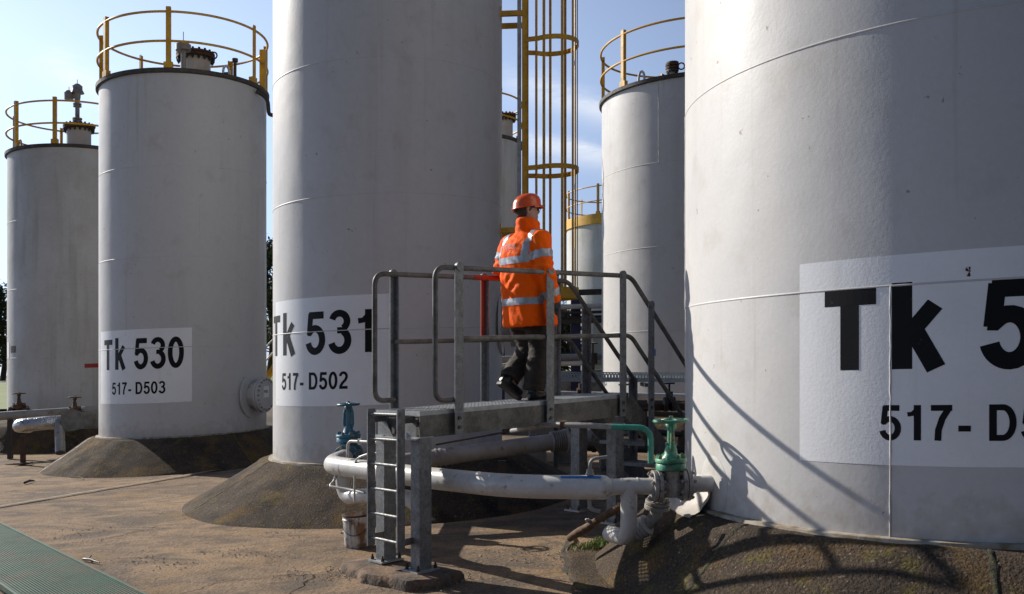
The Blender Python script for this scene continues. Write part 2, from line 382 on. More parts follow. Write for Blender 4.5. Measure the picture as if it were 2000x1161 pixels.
# rough ground beyond (to the horizon)
mb = MB(); nseg = 48
vs = []; fs = []
rr_ = [25, 34, 60, 150, 600, 1500]
mb.add([(-900, -60, -.06), (900, -60, -.06), (900, 1500, -.06), (-900, 1500, -.06)], [(0, 1, 2, 3)])
o = mesh('ground', mb, M['tarmac'], smooth=0); o['kind'] = 'structure'
grid('gravel_bank', -60, 60, 24.6, 45, 60, 12, lambda x, y: -.02 + .62 * min(1, (y - 24.6) / 2.5) + .03 * hnoise(x, y, .5), M['rubble'])
grid('grass_bank', -70, 70, 27.5, 46, 90, 24, lambda x, y: .62 + .65 * min(1, (y - 27.5) / 17) + .06 * hnoise(x, y, .6), M['grassm'])
sheet('road', [(-90, 46), (90, 46), (90, 53), (-90, 53)], 1.30, M['tar'])
grid('verge', -90, 90, 53, 90, 40, 10, lambda x, y: 1.28 + .1 * hnoise(x, y, .2), M['grassm'])
# expansion joint across the yard (pale mortar strip) and two cracks
a, b = GP(-60, 1001), GP(470, 912)
mb = MB(); n = 24
for i in range(n):
    p = a.lerp(b, i / n); q = a.lerp(b, (i + 1) / n); d = (b - a).normalized(); s_ = Vector((-d.y, d.x, 0)) * .035
    wv = 1 + .35 * rnd.random()
    mb.add([p + s_ * wv + Vector((0, 0, .016)), p - s_ + Vector((0, 0, .016)), q - s_ + Vector((0, 0, .016)), q + s_ * wv + Vector((0, 0, .016))], [(0, 1, 2, 3)])
o = mesh('joint_strip', mb, M['concl'], smooth=0); o['kind'] = 'structure'
def crack(pts, wd, name='crack_line'):
    mb = MB(); ps = []
    for i in range(len(pts) - 1):
        for k in range(7): ps.append(pts[i].lerp(pts[i + 1], k / 7))
    ps = [p + Vector((rnd.uniform(-.03, .03), rnd.uniform(-.03, .03), .015)) for p in ps]
    for i in range(len(ps) - 1):
        d = (ps[i + 1] - ps[i]).normalized(); s_ = Vector((-d.y, d.x, 0)) * wd * rnd.uniform(.5, 1.3)
        mb.add([ps[i] + s_, ps[i] - s_, ps[i + 1] - s_, ps[i + 1] + s_], [(0, 1, 2, 3)])
    o = mesh(name, mb, M['rim'], smooth=0); o['kind'] = 'structure'
crack([GP(120, 1062), GP(210, 1050), GP(300, 1026), GP(360, 1020)], .008)
crack([GP(560, 1161), GP(610, 1120), GP(700, 1098)], .006)
crack([GP(330, 1161), GP(420, 1135), GP(540, 1122), GP(610, 1120)], .005)
crack([GP(0, 930), GP(90, 925), GP(180, 938)], .008)
crack([GP(1118, 1046), GP(1103, 1085), GP(1112, 1120), GP(1135, 1150)], .022)
# green ribbed walkway grating, lower left
ga, gb = GP(-30, 1015), GP(290, 1178); gd = (gb - ga).normalized(); ga = ga - gd * 4; gb = gb + gd * 3
gn = Vector((gd.y, -gd.x, 0)); 
if gn.x > 0: gn = -gn
t = thing('walkway_grating', 'green ribbed walkway grating strip laid on the concrete in the lower left corner', 'grating', ga)
gw = .66
mb = MB(); z = Vector((0, 0, .035)); 
mb.obox((ga + gb) / 2 + gn * gw / 2 + z * .5, (gb - ga) / 2, gn * gw / 2, (0, 0, .012)); mesh('base_panel', mb, M['gdark'], t, smooth=0)
mb = MB(); k = 32
for i in range(k):
    c0 = ga + gn * (gw * (i + .5) / k) + z; c1 = gb + gn * (gw * (i + .5) / k) + z
    mb.beam(c0, c1, gw / k * .5, .022)
mesh('rib_panel', mb, M['gred'], t, smooth=0)
mb = MB(); mb.beam(ga + z, gb + z, .022, .04); mb.beam(ga + gn * gw + z, gb + gn * gw + z, .022, .04)
mesh('edge_bar', mb, M['gred'], t, smooth=0)

# ------------------------------------------------------------------ tanks
TK = {'R': (3.327, 6.855, 1.99), '530': (-5.885, 16.4, 1.416), '531': (-1.541, 11.45, 1.416), 'B': (3.513, 17.75, 1.756),
      '529': (-10.057, 21.07, 1.416), 'G': (-1.2, 21.4, 1.416), 'C': (4.05, 34.0, 2.0)}
def theta(T, px):
    """azimuth on tank T of the surface point under photo column px"""
    cx, cy, r = TK[T]; a = (px - 1000) / F
    A = a * a + 1; B = -(a * cx + cy); C = cx * cx + cy * cy - r * r
    t = (-B - math.sqrt(max(0, B * B - A * C))) / A
    return math.atan2(t - cy, a * t - cx)
def tdir(a): return Vector((math.cos(a), math.sin(a), 0))
def on(T, a, z, off=0.):
    cx, cy, r = TK[T]; return Vector((cx, cy, 0)) + tdir(a) * (r + off) + Vector((0, 0, z))

PLINTH = {}; uz0 = Vector((0, 0, 1))
def bitumen_plinth(T, label, rb, rt=None, h=.5, seed=0):
    cx, cy, r = TK[T]; rt = rt or r + .13
    t_ = mb = MB(); n = 110; prof = []
    rings = []
    for (q, rad, z) in ((0, rb + .05, -.03), (1, rb, .008), (2, rb - .05, .035), (3, rb * .5 + rt * .5, h * .50), (4, rt + .10, h * .90), (5, rt + .05, h * .975), (6, rt, h + .005), (7, r - .05, h + .01)):
        rg = []
        for k in range(n):
            a = 2 * math.pi * k / n; u = tdir(a)
            # slabs laid as flat trapezoids: slight polygonal outline
            m = 9; am = ((a + seed) % (2 * math.pi / m)) - math.pi / m
            poly = math.cos(math.pi / m) / math.cos(am); fl = .6 * (1 - q / 6) if q < 6 else 0
            rad2 = rad * (1 + (poly - 1) * fl * .25) + .035 * noise.noise(u * 4 + Vector((seed, q * .3, 0))) * (q < 6)
            zz = z + .012 * noise.noise(u * 7 + Vector((0, seed, q)))
            rg.append(Vector((cx, cy, 0)) + u * rad2 + Vector((0, 0, zz)))
        rings.append(rg)
    mb.loft(rings, cap=False)
    o = mesh('tank_plinth', mb, M['asph'], base=(cx, cy, 0), smooth=50); tag(o, label, 'plinth', 'sloped bitumen plinths under the tanks'); PLINTH[T] = (o, BVHTree.FromPolygons([tuple(v) for v in mb.v], mb.f))
    return o
bitumen_plinth('R', 'dark bitumen plinth under the big tank at the right edge', 2.74, seed=.4)
bitumen_plinth('531', 'dark mossy plinth beneath the tank signed Tk 531, blue valve above it', 2.45, seed=.2)
bitumen_plinth('530', 'dark plinth beneath the tank signed Tk 530, clad pipes beside it', 2.32, seed=.75)
bitumen_plinth('529', 'dark plinth beneath the leftmost tank, behind the silver clad pipe', 2.35, rt=1.95, h=.58, seed=.1)
bitumen_plinth('B', 'dark plinth under the tank behind the stairs, half hidden by pipes', 2.5, seed=.5)

# moss and grout lip strips on plinth joints
def plinth_joint(o, T, a, rb, h=.5, m='moss', wd=.018, skew=0., dz=.006):
    cx, cy, r = TK[T]; rt = r + .13; mb = MB(); n = 26; vs = []
    prof = [(rb + .03, .008), (rb - .05, .035), (rb * .5 + rt * .5, h * .50), (rt + .10, h * .90), (rt + .05, h * .975), (rt - .05, h + .005)]
    for i in range(n + 1):
        k = i / n * (len(prof) - 1); j = min(int(k), len(prof) - 2); f = k - j; rad = prof[j][0] * (1 - f) + prof[j + 1][0] * f; z = prof[j][1] * (1 - f) + prof[j + 1][1] * f
        aa = a + skew * i / n + .006 * noise.noise(Vector((i * .5, a * 9, 1))); u = tdir(aa); tg = Vector((-u.y, u.x, 0)); w_ = wd * rnd.uniform(.6, 1.3)
        c = Vector((cx, cy, 0)) + u * rad + uz0 * (z + dz); 
        for off, up in ((-w_, .0), (-w_ * .4, dz), (w_ * .4, dz), (w_, .0)):
            q = c + tg * off; hit = o[1].ray_cast(Vector((q.x, q.y, 3)), Vector((0, 0, -1)))
            vs.append(Vector((q.x, q.y, (hit[0].z if hit[0] else 0) + up + .002)))
    mb.add(vs, [(4 * i + k, 4 * i + 4 + k, 4 * i + 5 + k, 4 * i + 1 + k) for i in range(n) for k in range(3)])
    mesh('slab_joint', mb, M[m], o[0], smooth=60)
for T_, a_, rb_, m_, sk in (('531', theta('531', 560) - .22, 2.45, 'moss', .06), ('530', theta('530', 205) - .30, 2.32, 'lip', .0), ('530', theta('530', 440), 2.32, 'moss', .05),
                        ('R', theta('R', 1470), 2.74, 'mossd', .02), ('R', theta('R', 1930), 2.74, 'mossd', .0)):
    plinth_joint(PLINTH[T_], T_, a_, rb_, m=m_, skew=sk)

# ---- glyph strokes (cap height 1)
def arc(cx, cy, rx, ry, a0, a1, n=16):
    return [(cx + rx * math.cos(R(a0 + (a1 - a0) * k / n)), cy + ry * math.sin(R(a0 + (a1 - a0) * k / n))) for k in range(n + 1)]
SW = .165
def G(ch, sw):
    h = sw / 2; 
    if ch == 'T': return .71, [([(0, 1 - h), (.62, 1 - h)], sw), ([(.31, 1 - sw), (.31, 0)], sw * 1.12)]
    if ch == 'k': return .54, [([(h * 1.1, 1.04), (h * 1.1, 0)], sw * 1.1), ([(.46, .76), (.13, .34)], sw * .95), ([(.23, .48), (.47, 0)], sw * 1.05)]
    if ch == '5': return .56, [([(.10, 1 - h), (.52, 1 - h)], sw), ([(.155, .96), (.105, .46)], sw * .9), ([(.075, .52)] + arc(.275, .335, .205, .27, 140, -90) + arc(.275, .335, .205 + .0, .27, -90, -165, 8), sw)]
    if ch == '3': return .56, [(arc(.28, .745, .185, .19, 165, -60, 18), sw * .95), (arc(.28, .30, .205, .235, 65, -165, 20), sw), ([(.225, .535), (.40, .535)], sw * .85)]
    if ch == '0': return .56, [(arc(.28, .5, .20, .43, 90, 450, 36), sw)]
    if ch == '1': return .56, [([(.33, 1.0), (.33, 0)], sw * 1.1), ([(.08, .735), (.20, .75), (.29, .84), (.33, .97)], sw * .75)]
    if ch == '7': return .56, [([(.02, 1 - h), (.54, 1 - h)], sw), ([(.47, .93), (.30, .62), (.205, .3), (.19, 0)], sw)]
    if ch == '-': return .38, [([(.04, .34), (.34, .34)], sw)]
    if ch == '2': return .56, [(arc(.28, .72, .19, .21, 175, -20, 16) + [(.40, .52), (.22, .34), (.10, .15)], sw * .95), ([(.03, h), (.53, h)], sw)]
    if ch == 'D': return .66, [([(h * 1.1, 1), (h * 1.1, 0)], sw * 1.1), ([(.09, 1 - h), (.30, 1 - h)], sw), ([(.09, h), (.30, h)], sw), ([(.28, 1 - h)] + arc(.32, .5, .24, .5 - h, 90, -90, 20) + [(.28, h)], sw)]
    if ch == ' ': return .22, []
    if ch == 'O': return .62, [(arc(.31, .5, .23, .42, 90, 450, 30), sw)]
    if ch == 'A': return .64, [([(.06, 0), (.31, 1)], sw), ([(.58, 0), (.33, 1)], sw), ([(.16, .3), (.48, .3)], sw * .8)]
    if ch == 'L': return .54, [([(h, 1), (h, 0)], sw), ([(h, h), (.5, h)], sw)]
    if ch == 'F': return .54, [([(h, 1), (h, 0)], sw), ([(h, 1 - h), (.5, 1 - h)], sw), ([(h, .5), (.44, .5)], sw)]
    if ch == 'E': return .54, [([(h, 1), (h, 0)], sw), ([(h, 1 - h), (.5, 1 - h)], sw), ([(h, .5), (.44, .5)], sw), ([(h, h), (.5, h)], sw)]
    return .5, []
def text_strips(txt, sw=SW, gap=.085):
    """list of quads in text space; strips are layered by a hair"""
    x = 0; out = []
    for ch in txt:
        wd, st = G(ch, sw)
        for li, (pts, t) in enumerate(st):
            ps = [Vector((p[0] + x, p[1])) for p in pts]
            fine = [ps[0]]
            for i in range(len(ps) - 1):
                k = max(1, int((ps[i + 1] - ps[i]).length / .08))
                for j in range(1, k + 1): fine.append(ps[i].lerp(ps[i + 1], j / k))
            clean = [fine[0]]
            for p in fine[1:]:
                if (p - clean[-1]).length > 1e-4: clean.append(p)
            L_ = []; closed = (clean[0] - clean[-1]).length < 1e-3
            for i, p in enumerate(clean):
                a = clean[i - 1] if i > 0 else (clean[-2] if closed else p)
                b = clean[i + 1] if i < len(clean) - 1 else (clean[1] if closed else p)
                d = (b - a).normalized(); nn = Vector((-d.y, d.x)) * t / 2
                L_.append((p + nn, p - nn))
            out.append((li, L_))
        x += wd + gap
    return out, x - gap
def wrap_text(mb, T, txt, a0, ztop, capH, scale_x=1.0, sw=SW, off=.0022, anchor='l'):
    st, wd = text_strips(txt, sw); r = TK[T][2]
    tot = wd * capH * scale_x
    for li, Ls in st:
        vs = []
        for (p, q) in Ls:
            for s_ in (p, q):
                a = a0 + s_.x * capH * scale_x / r
                vs.append(on(T, a, ztop - capH + s_.y * capH, off + li * .0003))
        fs = [(2 * i, 2 * i + 2, 2 * i + 3, 2 * i + 1) for i in range(len(Ls) - 1)]
        mb.add(vs, fs)
    return tot
def curved_panel(mb, T, a0, a1, z0, z1, off=.003, n=28, rag=0.):
    vs = []; 
    for k in range(n + 1):
        a = a0 + (a1 - a0) * k / n
        vs += [on(T, a, z0 + rag * rnd.uniform(-1, 1), off), on(T, a, z1 + rag * rnd.uniform(-1, 1), off)]
    mb.add(vs, [(2 * k, 2 * k + 2, 2 * k + 3, 2 * k + 1) for k in range(n)])

RAILG = 'yellow guard rails'
def tank(T, label, ztop, z0=.5, m=None, rail=None, rimw=.05, seams=(), vseams=(), roof=True, rail_h=.93):
    cx, cy, r = TK[T]; m = m or M['tank']
    t = thing('storage_tank', label, 'storage tank', (cx, cy, z0), 'white cylindrical storage tanks')
    mb = MB(); n = 160
    mb.lathe([(r, z0), (r, ztop)], (cx, cy, 0), n=n)
    mesh('shell', mb, m, t, smooth=60)
    mb = MB()
    for z in seams:
        prof = [(r - .002, z - .010), (r + .0035, z - .004), (r + .0045, z), (r + .0035, z + .004), (r - .002, z + .010)]
        mb.lathe(prof, (cx, cy, 0), n=n)
    for (a, za, zb) in vseams:
        k = max(2, int((zb - za) / .05)); ps = [on(T, a + rnd.uniform(-.001, .001), za + (zb - za) * i / k, .0015) for i in range(k + 1)]
        mb.tube(ps, [rnd.uniform(.003, .0065) for _ in ps], 6)
    if mb.v: mesh('weld_seam', mb, m, t, smooth=60)
    mb = MB(); mb.lathe([(r - .01, z0 + .03), (r + .05, z0 + .025), (r + .055, z0 - .005), (r, z0 - .02)], (cx, cy, 0), n=n); mesh('base_flange', mb, M['lip'], t)
    if roof:
        mb = MB(); mb.lathe([(r + .002, ztop - .07), (r + rimw, ztop - .06), (r + rimw + .004, ztop), (r - .03, ztop + .012), (0, ztop + .28)], (cx, cy, 0), n=120)
        mesh('roof', mb, [M['rim']], t, smooth=30)
    if rail:
        gr = bpy.data.objects.new('guard_rail', None)
        g = MB(); RR = r + .02; zt = ztop + rail_h
        for z in (zt, ztop + rail_h * .48): g.ring((cx, cy, z), RR, .021, 96)
        go = mesh('guard_rail', g, M['yellow'], t)
        for a in rail:
            g = MB(); c = Vector((cx, cy, 0)) + tdir(a) * (RR + .012)
            tg = Vector((-math.sin(a), math.cos(a), 0))
            g.obox(c + Vector((0, 0, ztop + rail_h / 2 + .03)), tg * .035, tdir(a) * .006, (0, 0, rail_h / 2 + .05))
            g.obox(c + tdir(a) * -.03 + tg * .035 + Vector((0, 0, ztop + rail_h / 2 + .03)), tg * .005, tdir(a) * .03, (0, 0, rail_h / 2 + .05))
            g.obox(c + tdir(a) * -.03 + Vector((0, 0, ztop + .05)), tg * .07, tdir(a) * .04, (0, 0, .05))
            mesh('post', g, M['yellow'], go, smooth=0)
    return t

def az(T, px, front=True):
    """azimuth on the guard rail ring under a photo column"""
    return theta(T, px)
def manway(t, c, dia, neck, lug=True, vent=False):
    c = Vector(c)
    mb = MB(); mb.lathe([(dia / 2, -.3), (dia / 2, neck), (0, neck)], c, n=32); o = mesh('manway', mb, M['tankd'], t)
    mb = MB(); mb.disc(c + Vector((0, 0, neck)), dia / 2 + .075, .045, n=36); mb.disc(c + Vector((0, 0, neck + .055)), dia / 2 + .075, .04, n=36)
    mb.lathe([(dia / 2 + .03, neck + .07), (dia / 4, neck + .115), (0, neck + .13)], c, n=30)
    mesh('cover', mb, M['rust'], o)
    for k in range(18):
        a = 2 * math.pi * k / 18; g = MB(); p = c + tdir(a) * (dia / 2 + .045)
        g.tube([p + Vector((0, 0, neck - .09)), p + Vector((0, 0, neck + .11))], .013, 6); g.disc(p + Vector((0, 0, neck - .05)), .026, .035, n=6); g.disc(p + Vector((0, 0, neck + .09)), .024, .03, n=6)
        mesh('bolt', g, M['dark'], o, smooth=0)
    g = MB(); q = c + Vector((dia / 2 + .1, -.1, neck)); g.ring(q + Vector((0, 0, .0)), .06, .014, 16, axis=(0, 1, 0)); mesh('hinge_lug', g, M['dark'], o)
    return o
def breather(t, c, s=1.0):
    """pressure vent on a flanged stem with a side weather hood"""
    c = Vector(c); g = MB(); Z = Vector((0, 0, 1))
    g.tube([c, c + Z * .55 * s], .05 * s, 12)
    g.disc(c + Z * .06 * s, .105 * s, .05 * s); g.disc(c + Z * .13 * s, .105 * s, .03 * s)
    g.disc(c + Z * .42 * s, .09 * s, .03 * s); g.disc(c + Z * .47 * s, .09 * s, .03 * s)
    g.lathe([(.05 * s, .5 * s), (.07 * s, .62 * s), (.075 * s, .72 * s), (.15 * s, .72 * s), (.11 * s, .80 * s), (.11 * s, .88 * s), (.05 * s, .93 * s), (0, .94 * s)], c, n=20)
    g.tube([c + Z * .66 * s, c + Vector((-.14 * s, 0, .66 * s))], .06 * s, 12)
    g.lathe([(0, -.10 * s), (.10 * s, -.09 * s), (.105 * s, .06 * s), (.07 * s, .10 * s), (0, .11 * s)], c + Vector((-.19 * s, 0, .68 * s)), n=20)
    g.tube([c + Z * .9 * s, c + Z * 1.03 * s], .008 * s, 6); g.tube([c + Vector((-.19 * s, 0, .75 * s)), c + Vector((-.19 * s, 0, .87 * s))], .008 * s, 6)
    return mesh('breather_vent', g, M['pipeg'], t)
def lifting_lug(t, T, px, z):
    a = theta(T, px); c = on(T, a, z, -.12); tg = Vector((-math.sin(a), math.cos(a), 0)); g = MB()
    pts = [c - tg * .07, c - tg * .055 + Vector((0, 0, .14)), c + Vector((0, 0, .2)), c + tg * .055 + Vector((0, 0, .14)), c + tg * .07]
    g.tube(bend(pts, .06), .022, 8); mesh('lifting_lug', g, M['tankd'], t)

# right-hand tank
tR = tank('R', 'very large white tank at the right edge, its pale sign cut off after Tk 5', 9.47, m=M['tankn'], seams=[.5 + 1.5 * k - .03 for k in range(1, 6)],
          vseams=[(theta('R', 1739), .47, 1.97), (theta('R', 1604) - .9, 1.97, 3.47), (theta('R', 1730) + .8, 3.47, 4.97)])
g = MB(); aL, = (theta('R', 1562),); curved_panel(g, 'R', aL, aL + 2.55 / 1.99, .94, 2.145, .0012, 60, .0)
sg = mesh('name_panel', g, M['sign'], tR, smooth=60)
g = MB(); wrap_text(g, 'R', 'Tk 532', theta('R', 1611), 1.965, .475, 1.04, .2); mesh('lettering', g, M['letter'], sg, smooth=0)
g = MB(); wrap_text(g, 'R', '517- D501', theta('R', 1718), 1.285, .20, 1.04, .165); mesh('lettering', g, M['letter'], sg, smooth=0)
g = MB(); sp = on('R', theta('R', 1893), 2.02, .004)
for k in range(9):
    a = rnd.uniform(0, 6.28); g.add([sp, sp + Vector((.03 * math.cos(a), 0, .03 * math.sin(a))), sp + Vector((.02 * math.cos(a + .6), 0, .026 * math.sin(a + .6)))], [(0, 1, 2)])
mesh('rust_chip', g, M['rust'], sg, smooth=0)
# Tk 531
t531 = tank('531', 'tall white tank signed Tk 531 in the centre left, behind the platform', 9.47, seams=[.5 + 1.5 * k + .0 for k in range(1, 6)])
g = MB(); aR = theta('531', 763); curved_panel(g, '531', aR - 1.75 / 1.416, aR, 1.165, 2.385, .0012, 40)
sg = mesh('name_panel', g, M['sign'], t531, smooth=60)
g = MB(); wd = 1.0
def fit_text(g, T, txt, px0, px1, ztop, zbot, sw, off=.0022):
    a0, a1 = theta(T, px0), theta(T, px1); _, w_ = text_strips(txt, sw)
    cap = ztop - zbot; sx = (a1 - a0) * TK[T][2] / (w_ * cap); wrap_text(g, T, txt, a0, ztop, cap, sx, sw, off); return sx
SX = []
SX.append(fit_text(g, '531', 'Tk 531', 535, 741, 2.222, 1.748, .17)); mesh('lettering', g, M['letter'], sg, smooth=0); g = MB(); SX.append(fit_text(g, '531', '517- D502', 551, 680, 1.545, 1.352, .165)); mesh('lettering', g, M['letter'], sg, smooth=0)
# Tk 530
t530 = tank('530', 'white tank signed Tk 530 on the left with a yellow rail round its roof', 6.59, seams=[.5 + 1.5 * k for k in range(1, 4)],
            rail=[theta('530', 208), theta('530', 329), theta('530', 494)] + [theta('530', 494) + .75, theta('530', 494) + 1.6, theta('530', 208) - .7, theta('530', 208) - 1.5])
g = MB(); aR = theta('530', 375); a0 = theta('530', 197); curved_panel(g, '530', a0, aR, 1.09, 2.315, .0012, 32)
sg = mesh('name_panel', g, M['sign'], t530, smooth=60)
g = MB(); SX.append(fit_text(g, '530', 'Tk 530', 204, 359, 2.166, 1.66, .17)); mesh('lettering', g, M['letter'], sg, smooth=0); g = MB(); SX.append(fit_text(g, '530', '517- D503', 219, 323, 1.447, 1.245, .165)); mesh('lettering', g, M['letter'], sg, smooth=0)
print('text scales', SX)
manway(t530, (P(382, 100, 16.5).x, 16.5, 6.75), .52, .50)
lifting_lug(t530, '530', 450, 6.6)
g = MB(); c = P(358, 100, 16.0); c.z = 6.7
g.tube([c, c + Vector((0, 0, .62))], .045, 10); g.lathe([(0, .5), (.13, .52), (.13, .62), (.05, .68), (0, .68)], c, n=20); g.tube([c + Vector((0, 0, .66)), c + Vector((0, 0, .85))], .008, 6)
mesh('vent', g, M['pipeg'], t530)
g = MB(); a = theta('530', 505)
for k, (dx, hh) in enumerate(((-.35, .3), (-.2, .55), (-.28, .2))):
    c = on('530', a, 6.6, -.3) + Vector((dx, .2, 0)); g.tube([c, c + Vector((0, 0, hh))], .03, 8); g.disc(c + Vector((0, 0, hh)), .055, .06, n=12)
mesh('roof_nozzle', g, M['dark'], t530)
# access gate upright and overflow pipe on the right of 530
g = MB(); c = on('530', theta('530', 507), 6.6, .02); g.obox(c + Vector((0, .15, .33)), (.05, 0, 0), (0, .05, 0), (0, 0, .36)); mesh('gate_post', g, M['yellow'], t530, smooth=0)
g = MB(); e = P(520, 190, 16.3); 
g.tube(bend([P(500, 178, 16.0), P(523, 192, 16.1), P(525, 224, 16.1), P(536, 226, 16.1)], .12), .035, 10); mesh('drain_pipe', g, M['dark'], t530)
# manhole low on 530's right side
def side_manhole(t, T, a, z, dia, stub=.22, label=True):
    u = tdir(a); c = on(T, a, z, 0)
    g = MB(); g.lathe([(dia / 2 + .13, -.02), (dia / 2 + .13, .015), (dia / 2 - .02, .02)], c, u, 40); g.tube([c - u * .1, c + u * stub], dia / 2 - .05, 36); o = mesh('manhole', g, M['tank'], t)
    g = MB(); g.disc(c + u * (stub - .02), dia / 2 + .03, .04, u, 40); g.disc(c + u * (stub + .025), dia / 2 + .03, .035, u, 40, .006); mesh('cover', g, M['tank'], o)
    uy = Vector((0, 0, 1)); ux = uy.cross(u)
    for k in range(20):
        b = 2 * math.pi * k / 20; p = c + u * (stub + .05) + (ux * math.cos(b) + uy * math.sin(b)) * (dia / 2 - .015)
        g = MB(); g.disc(p, .016, .03, u, 6); mesh('bolt', g, M['cast'], o, smooth=0)
    if label:
        q = c + u * (stub + .046) + uy * .05
        g = MB(); g.add([q - ux * .085 - uy * .1, q + ux * .085 - uy * .1, q + ux * .085 + uy * .1, q - ux * .085 + uy * .1], [(0, 1, 2, 3)]); mesh('plate', g, M['sign'], o, smooth=0)
        st, wd = text_strips('F1024', .2)
        g = MB(); s = .14 / wd; qq = q + u * .003 - ux * .07 - uy * .02
        for li, Ls in st:
            vs = [qq + ux * (v.x * s) + uy * (v.y * .05) + u * (.001 * li) for pr in Ls for v in pr]
            g.add(vs, [(2 * i, 2 * i + 2, 2 * i + 3, 2 * i + 1) for i in range(len(Ls) - 1)])
        mesh('plate_text', g, M['letter'], o, smooth=0)
    return o
side_manhole(t530, '530', theta('530', 496), 1.13, .56, .2)
side_manhole(t531, '531', theta('531', 979) + .05, 2.05, .52, .16, False)
# leftmost tank
t529 = tank('529', 'leftmost white tank with green grime streaks below its roof rim and a tall roof vent', 6.59, m=M['tankd'], seams=[.5 + 1.5 * k for k in range(1, 4)],
            rail=[theta('529', 32), theta('529', 107), theta('529', 215), theta('529', 250) + .6, theta('529', 250) + 1.6, theta('529', 32) - 1.0, theta('529', 32) - 1.9])
manway(t529, (P(154, 100, 20.9).x, 20.9, 6.72), .52, .5)
breather(t529, (P(151, 100, 20.9).x, 20.9, 7.32), 1.0)
lifting_lug(t529, '529', 28, 6.6)
g = MB(); curved_panel(g, '529', theta('529', 165), theta('529', 197), 1.73, 1.82, .004, 8); o = mesh('red_label', g, M['redl'], t529, smooth=0)
g = MB(); curved_panel(g, '529', theta('529', 21), theta('529', 31), 2.12, 2.27, .004, 4); mesh('dark_plate', g, M['dark'], t529, smooth=0)
g = MB(); curved_panel(g, '529', theta('529', 14.5), theta('529', 18), 2.0, 2.36, .004, 4); mesh('name_panel', g, M['sign'], t529, smooth=0)
# tank behind the stairs
tB = tank('B', 'white tank standing behind the stairs, left of the huge right-hand tank', 6.52, m=M['tank'], seams=[.5 + 1.5 * k for k in range(1, 4)],
          vseams=[(theta('B', 1286), 5.0, 6.45), (theta('B', 1308), .5, 2.0)], rail=[theta('B', 1218), theta('B', 1218) + .75, theta('B', 1218) - .9, theta('B', 1218) + 1.6, theta('B', 1218) + 2.6, theta('B', 1218) - 2.0], rail_h=.96)
lifting_lug(tB, 'B', 1245, 6.55)
manway(tB, (P(1313, 100, 16.9).x, 16.9, 6.45), .10, .42)
g = MB(); curved_panel(g, 'B', theta('B', 1272), theta('B', 1281), 1.55, 1.67, .004, 4); mesh('blue_label', g, M['bluep'], tB, smooth=0)
# grey weathered tank between 531 and the caged ladder
tG = tank('G', 'weathered grey-white tank seen only in the gap between tank Tk 531 and the yellow ladder', 6.59, m=M['tankd'], seams=[.5 + 1.5 * k for k in range(1, 4)],
          rail=[-1.2, -.3, .6, 1.6, 2.6, -2.4])
manway(tG, (P(985, 100, 21.4).x, 21.4, 6.72), .4, .5)
# small far tank with the yellow roof band
tC = tank('C', 'far white tank with a yellow band round its roof edge, behind the ladder cage', 6.55, m=M['tankd'], seams=[.5 + 1.5 * k for k in range(1, 4)],
          rail=[theta('C', 1111), theta('C', 1168), theta('C', 1168) + .8, theta('C', 1168) + 1.8, theta('C', 1168) - 1.9, theta('C', 1111) - 1.8], rail_h=1.0)
g = MB(); cx, cy, r = TK['C']; g.lathe([(r + .01, 6.22), (r + .06, 6.22), (r + .06, 6.57), (r + .01, 6.58)], (cx, cy, 0), n=90); mesh('roof_band', g, M['yellow'], tC)
g = MB(); curved_panel(g, 'C', theta('C', 1106), theta('C', 1121), 1.9, 3.55, .004, 6); sgC = mesh('name_panel', g, M['sign'], tC, smooth=0)
g = MB(); fit_text(g, 'C', '31', 1109, 1120, 3.35, 2.85, .2, .01); mesh('lettering', g, M['letter'], sgC, smooth=0); g = MB(); fit_text(g, 'C', '033', 1107.5, 1119, 2.62, 2.35, .2, .01); mesh('lettering', g, M['letter'], sgC, smooth=0)

# caged ladder bolted to the right side of Tk 531 (moves with the tank)
lx, ly = .165, 11.45; cage = MB()
ztop = 9.8
for dy in (-.23, .23):
    g = MB(); g.box((lx, ly + dy, (2.35 + ztop) / 2), (.075, .012, ztop - 2.35)); g.box((lx + .035, ly + dy, (2.0 + ztop) / 2), (.008, .05, ztop - 2.0))
    lo = mesh('ladder_stile', g, M['yellow'], t531, smooth=0)
g = MB(); g.box((lx - .075, ly - .20, 5.9), (.05, .05, 7.8)); mesh('ladder_mounting_rail', g, M['galvl'], t531, smooth=0)
k = 0; z = 2.2
while z < ztop:
    g = MB(); g.tube([(lx, ly - .23, z), (lx, ly + .23, z)], .012, 8); mesh('ladder_rung', g, M['yellow'], t531); z += .3
for z in (3.2, 5.87, 8.5):
    for dy in (-.21, .21):
        g = MB(); g.box((lx - .175, ly + dy, z), (.28, .05, .06)); g.box((lx - .31, ly + dy, z), (.02, .08, .16)); mesh('ladder_bracket', g, M['yellow'], t531, smooth=0)
CR = .33; cc = Vector((lx + .34, ly, 0))
def hoop(z, hgt):
    g = MB(); n = 40; vs = []; fs = []
    pts = [Vector((lx, ly + .24, 0))] + [cc + Vector((CR * math.cos(a), CR * math.sin(a), 0)) for a in [R(125 - 250 * i / n) for i in range(n + 1)]] + [Vector((lx, ly - .24, 0))]
    for i, p in enumerate(pts):
        q = pts[min(i + 1, len(pts) - 1)] - pts[max(i - 1, 0)]; nn = Vector((q.y, -q.x, 0)).normalized() * .004
        for sgn in (-1, 1):
            for zz in (-hgt / 2, hgt / 2): vs.append(p + nn * sgn + Vector((0, 0, z + zz)))
    for i in range(len(pts) - 1):
        b = 4 * i; fs += [(b, b + 4, b + 5, b + 1), (b + 2, b + 3, b + 7, b + 6), (b + 1, b + 5, b + 7, b + 3), (b, b + 2, b + 6, b + 4)]
    g.add(vs, fs); mesh('cage_hoop', g, M['yellow'], t531, smooth=0)
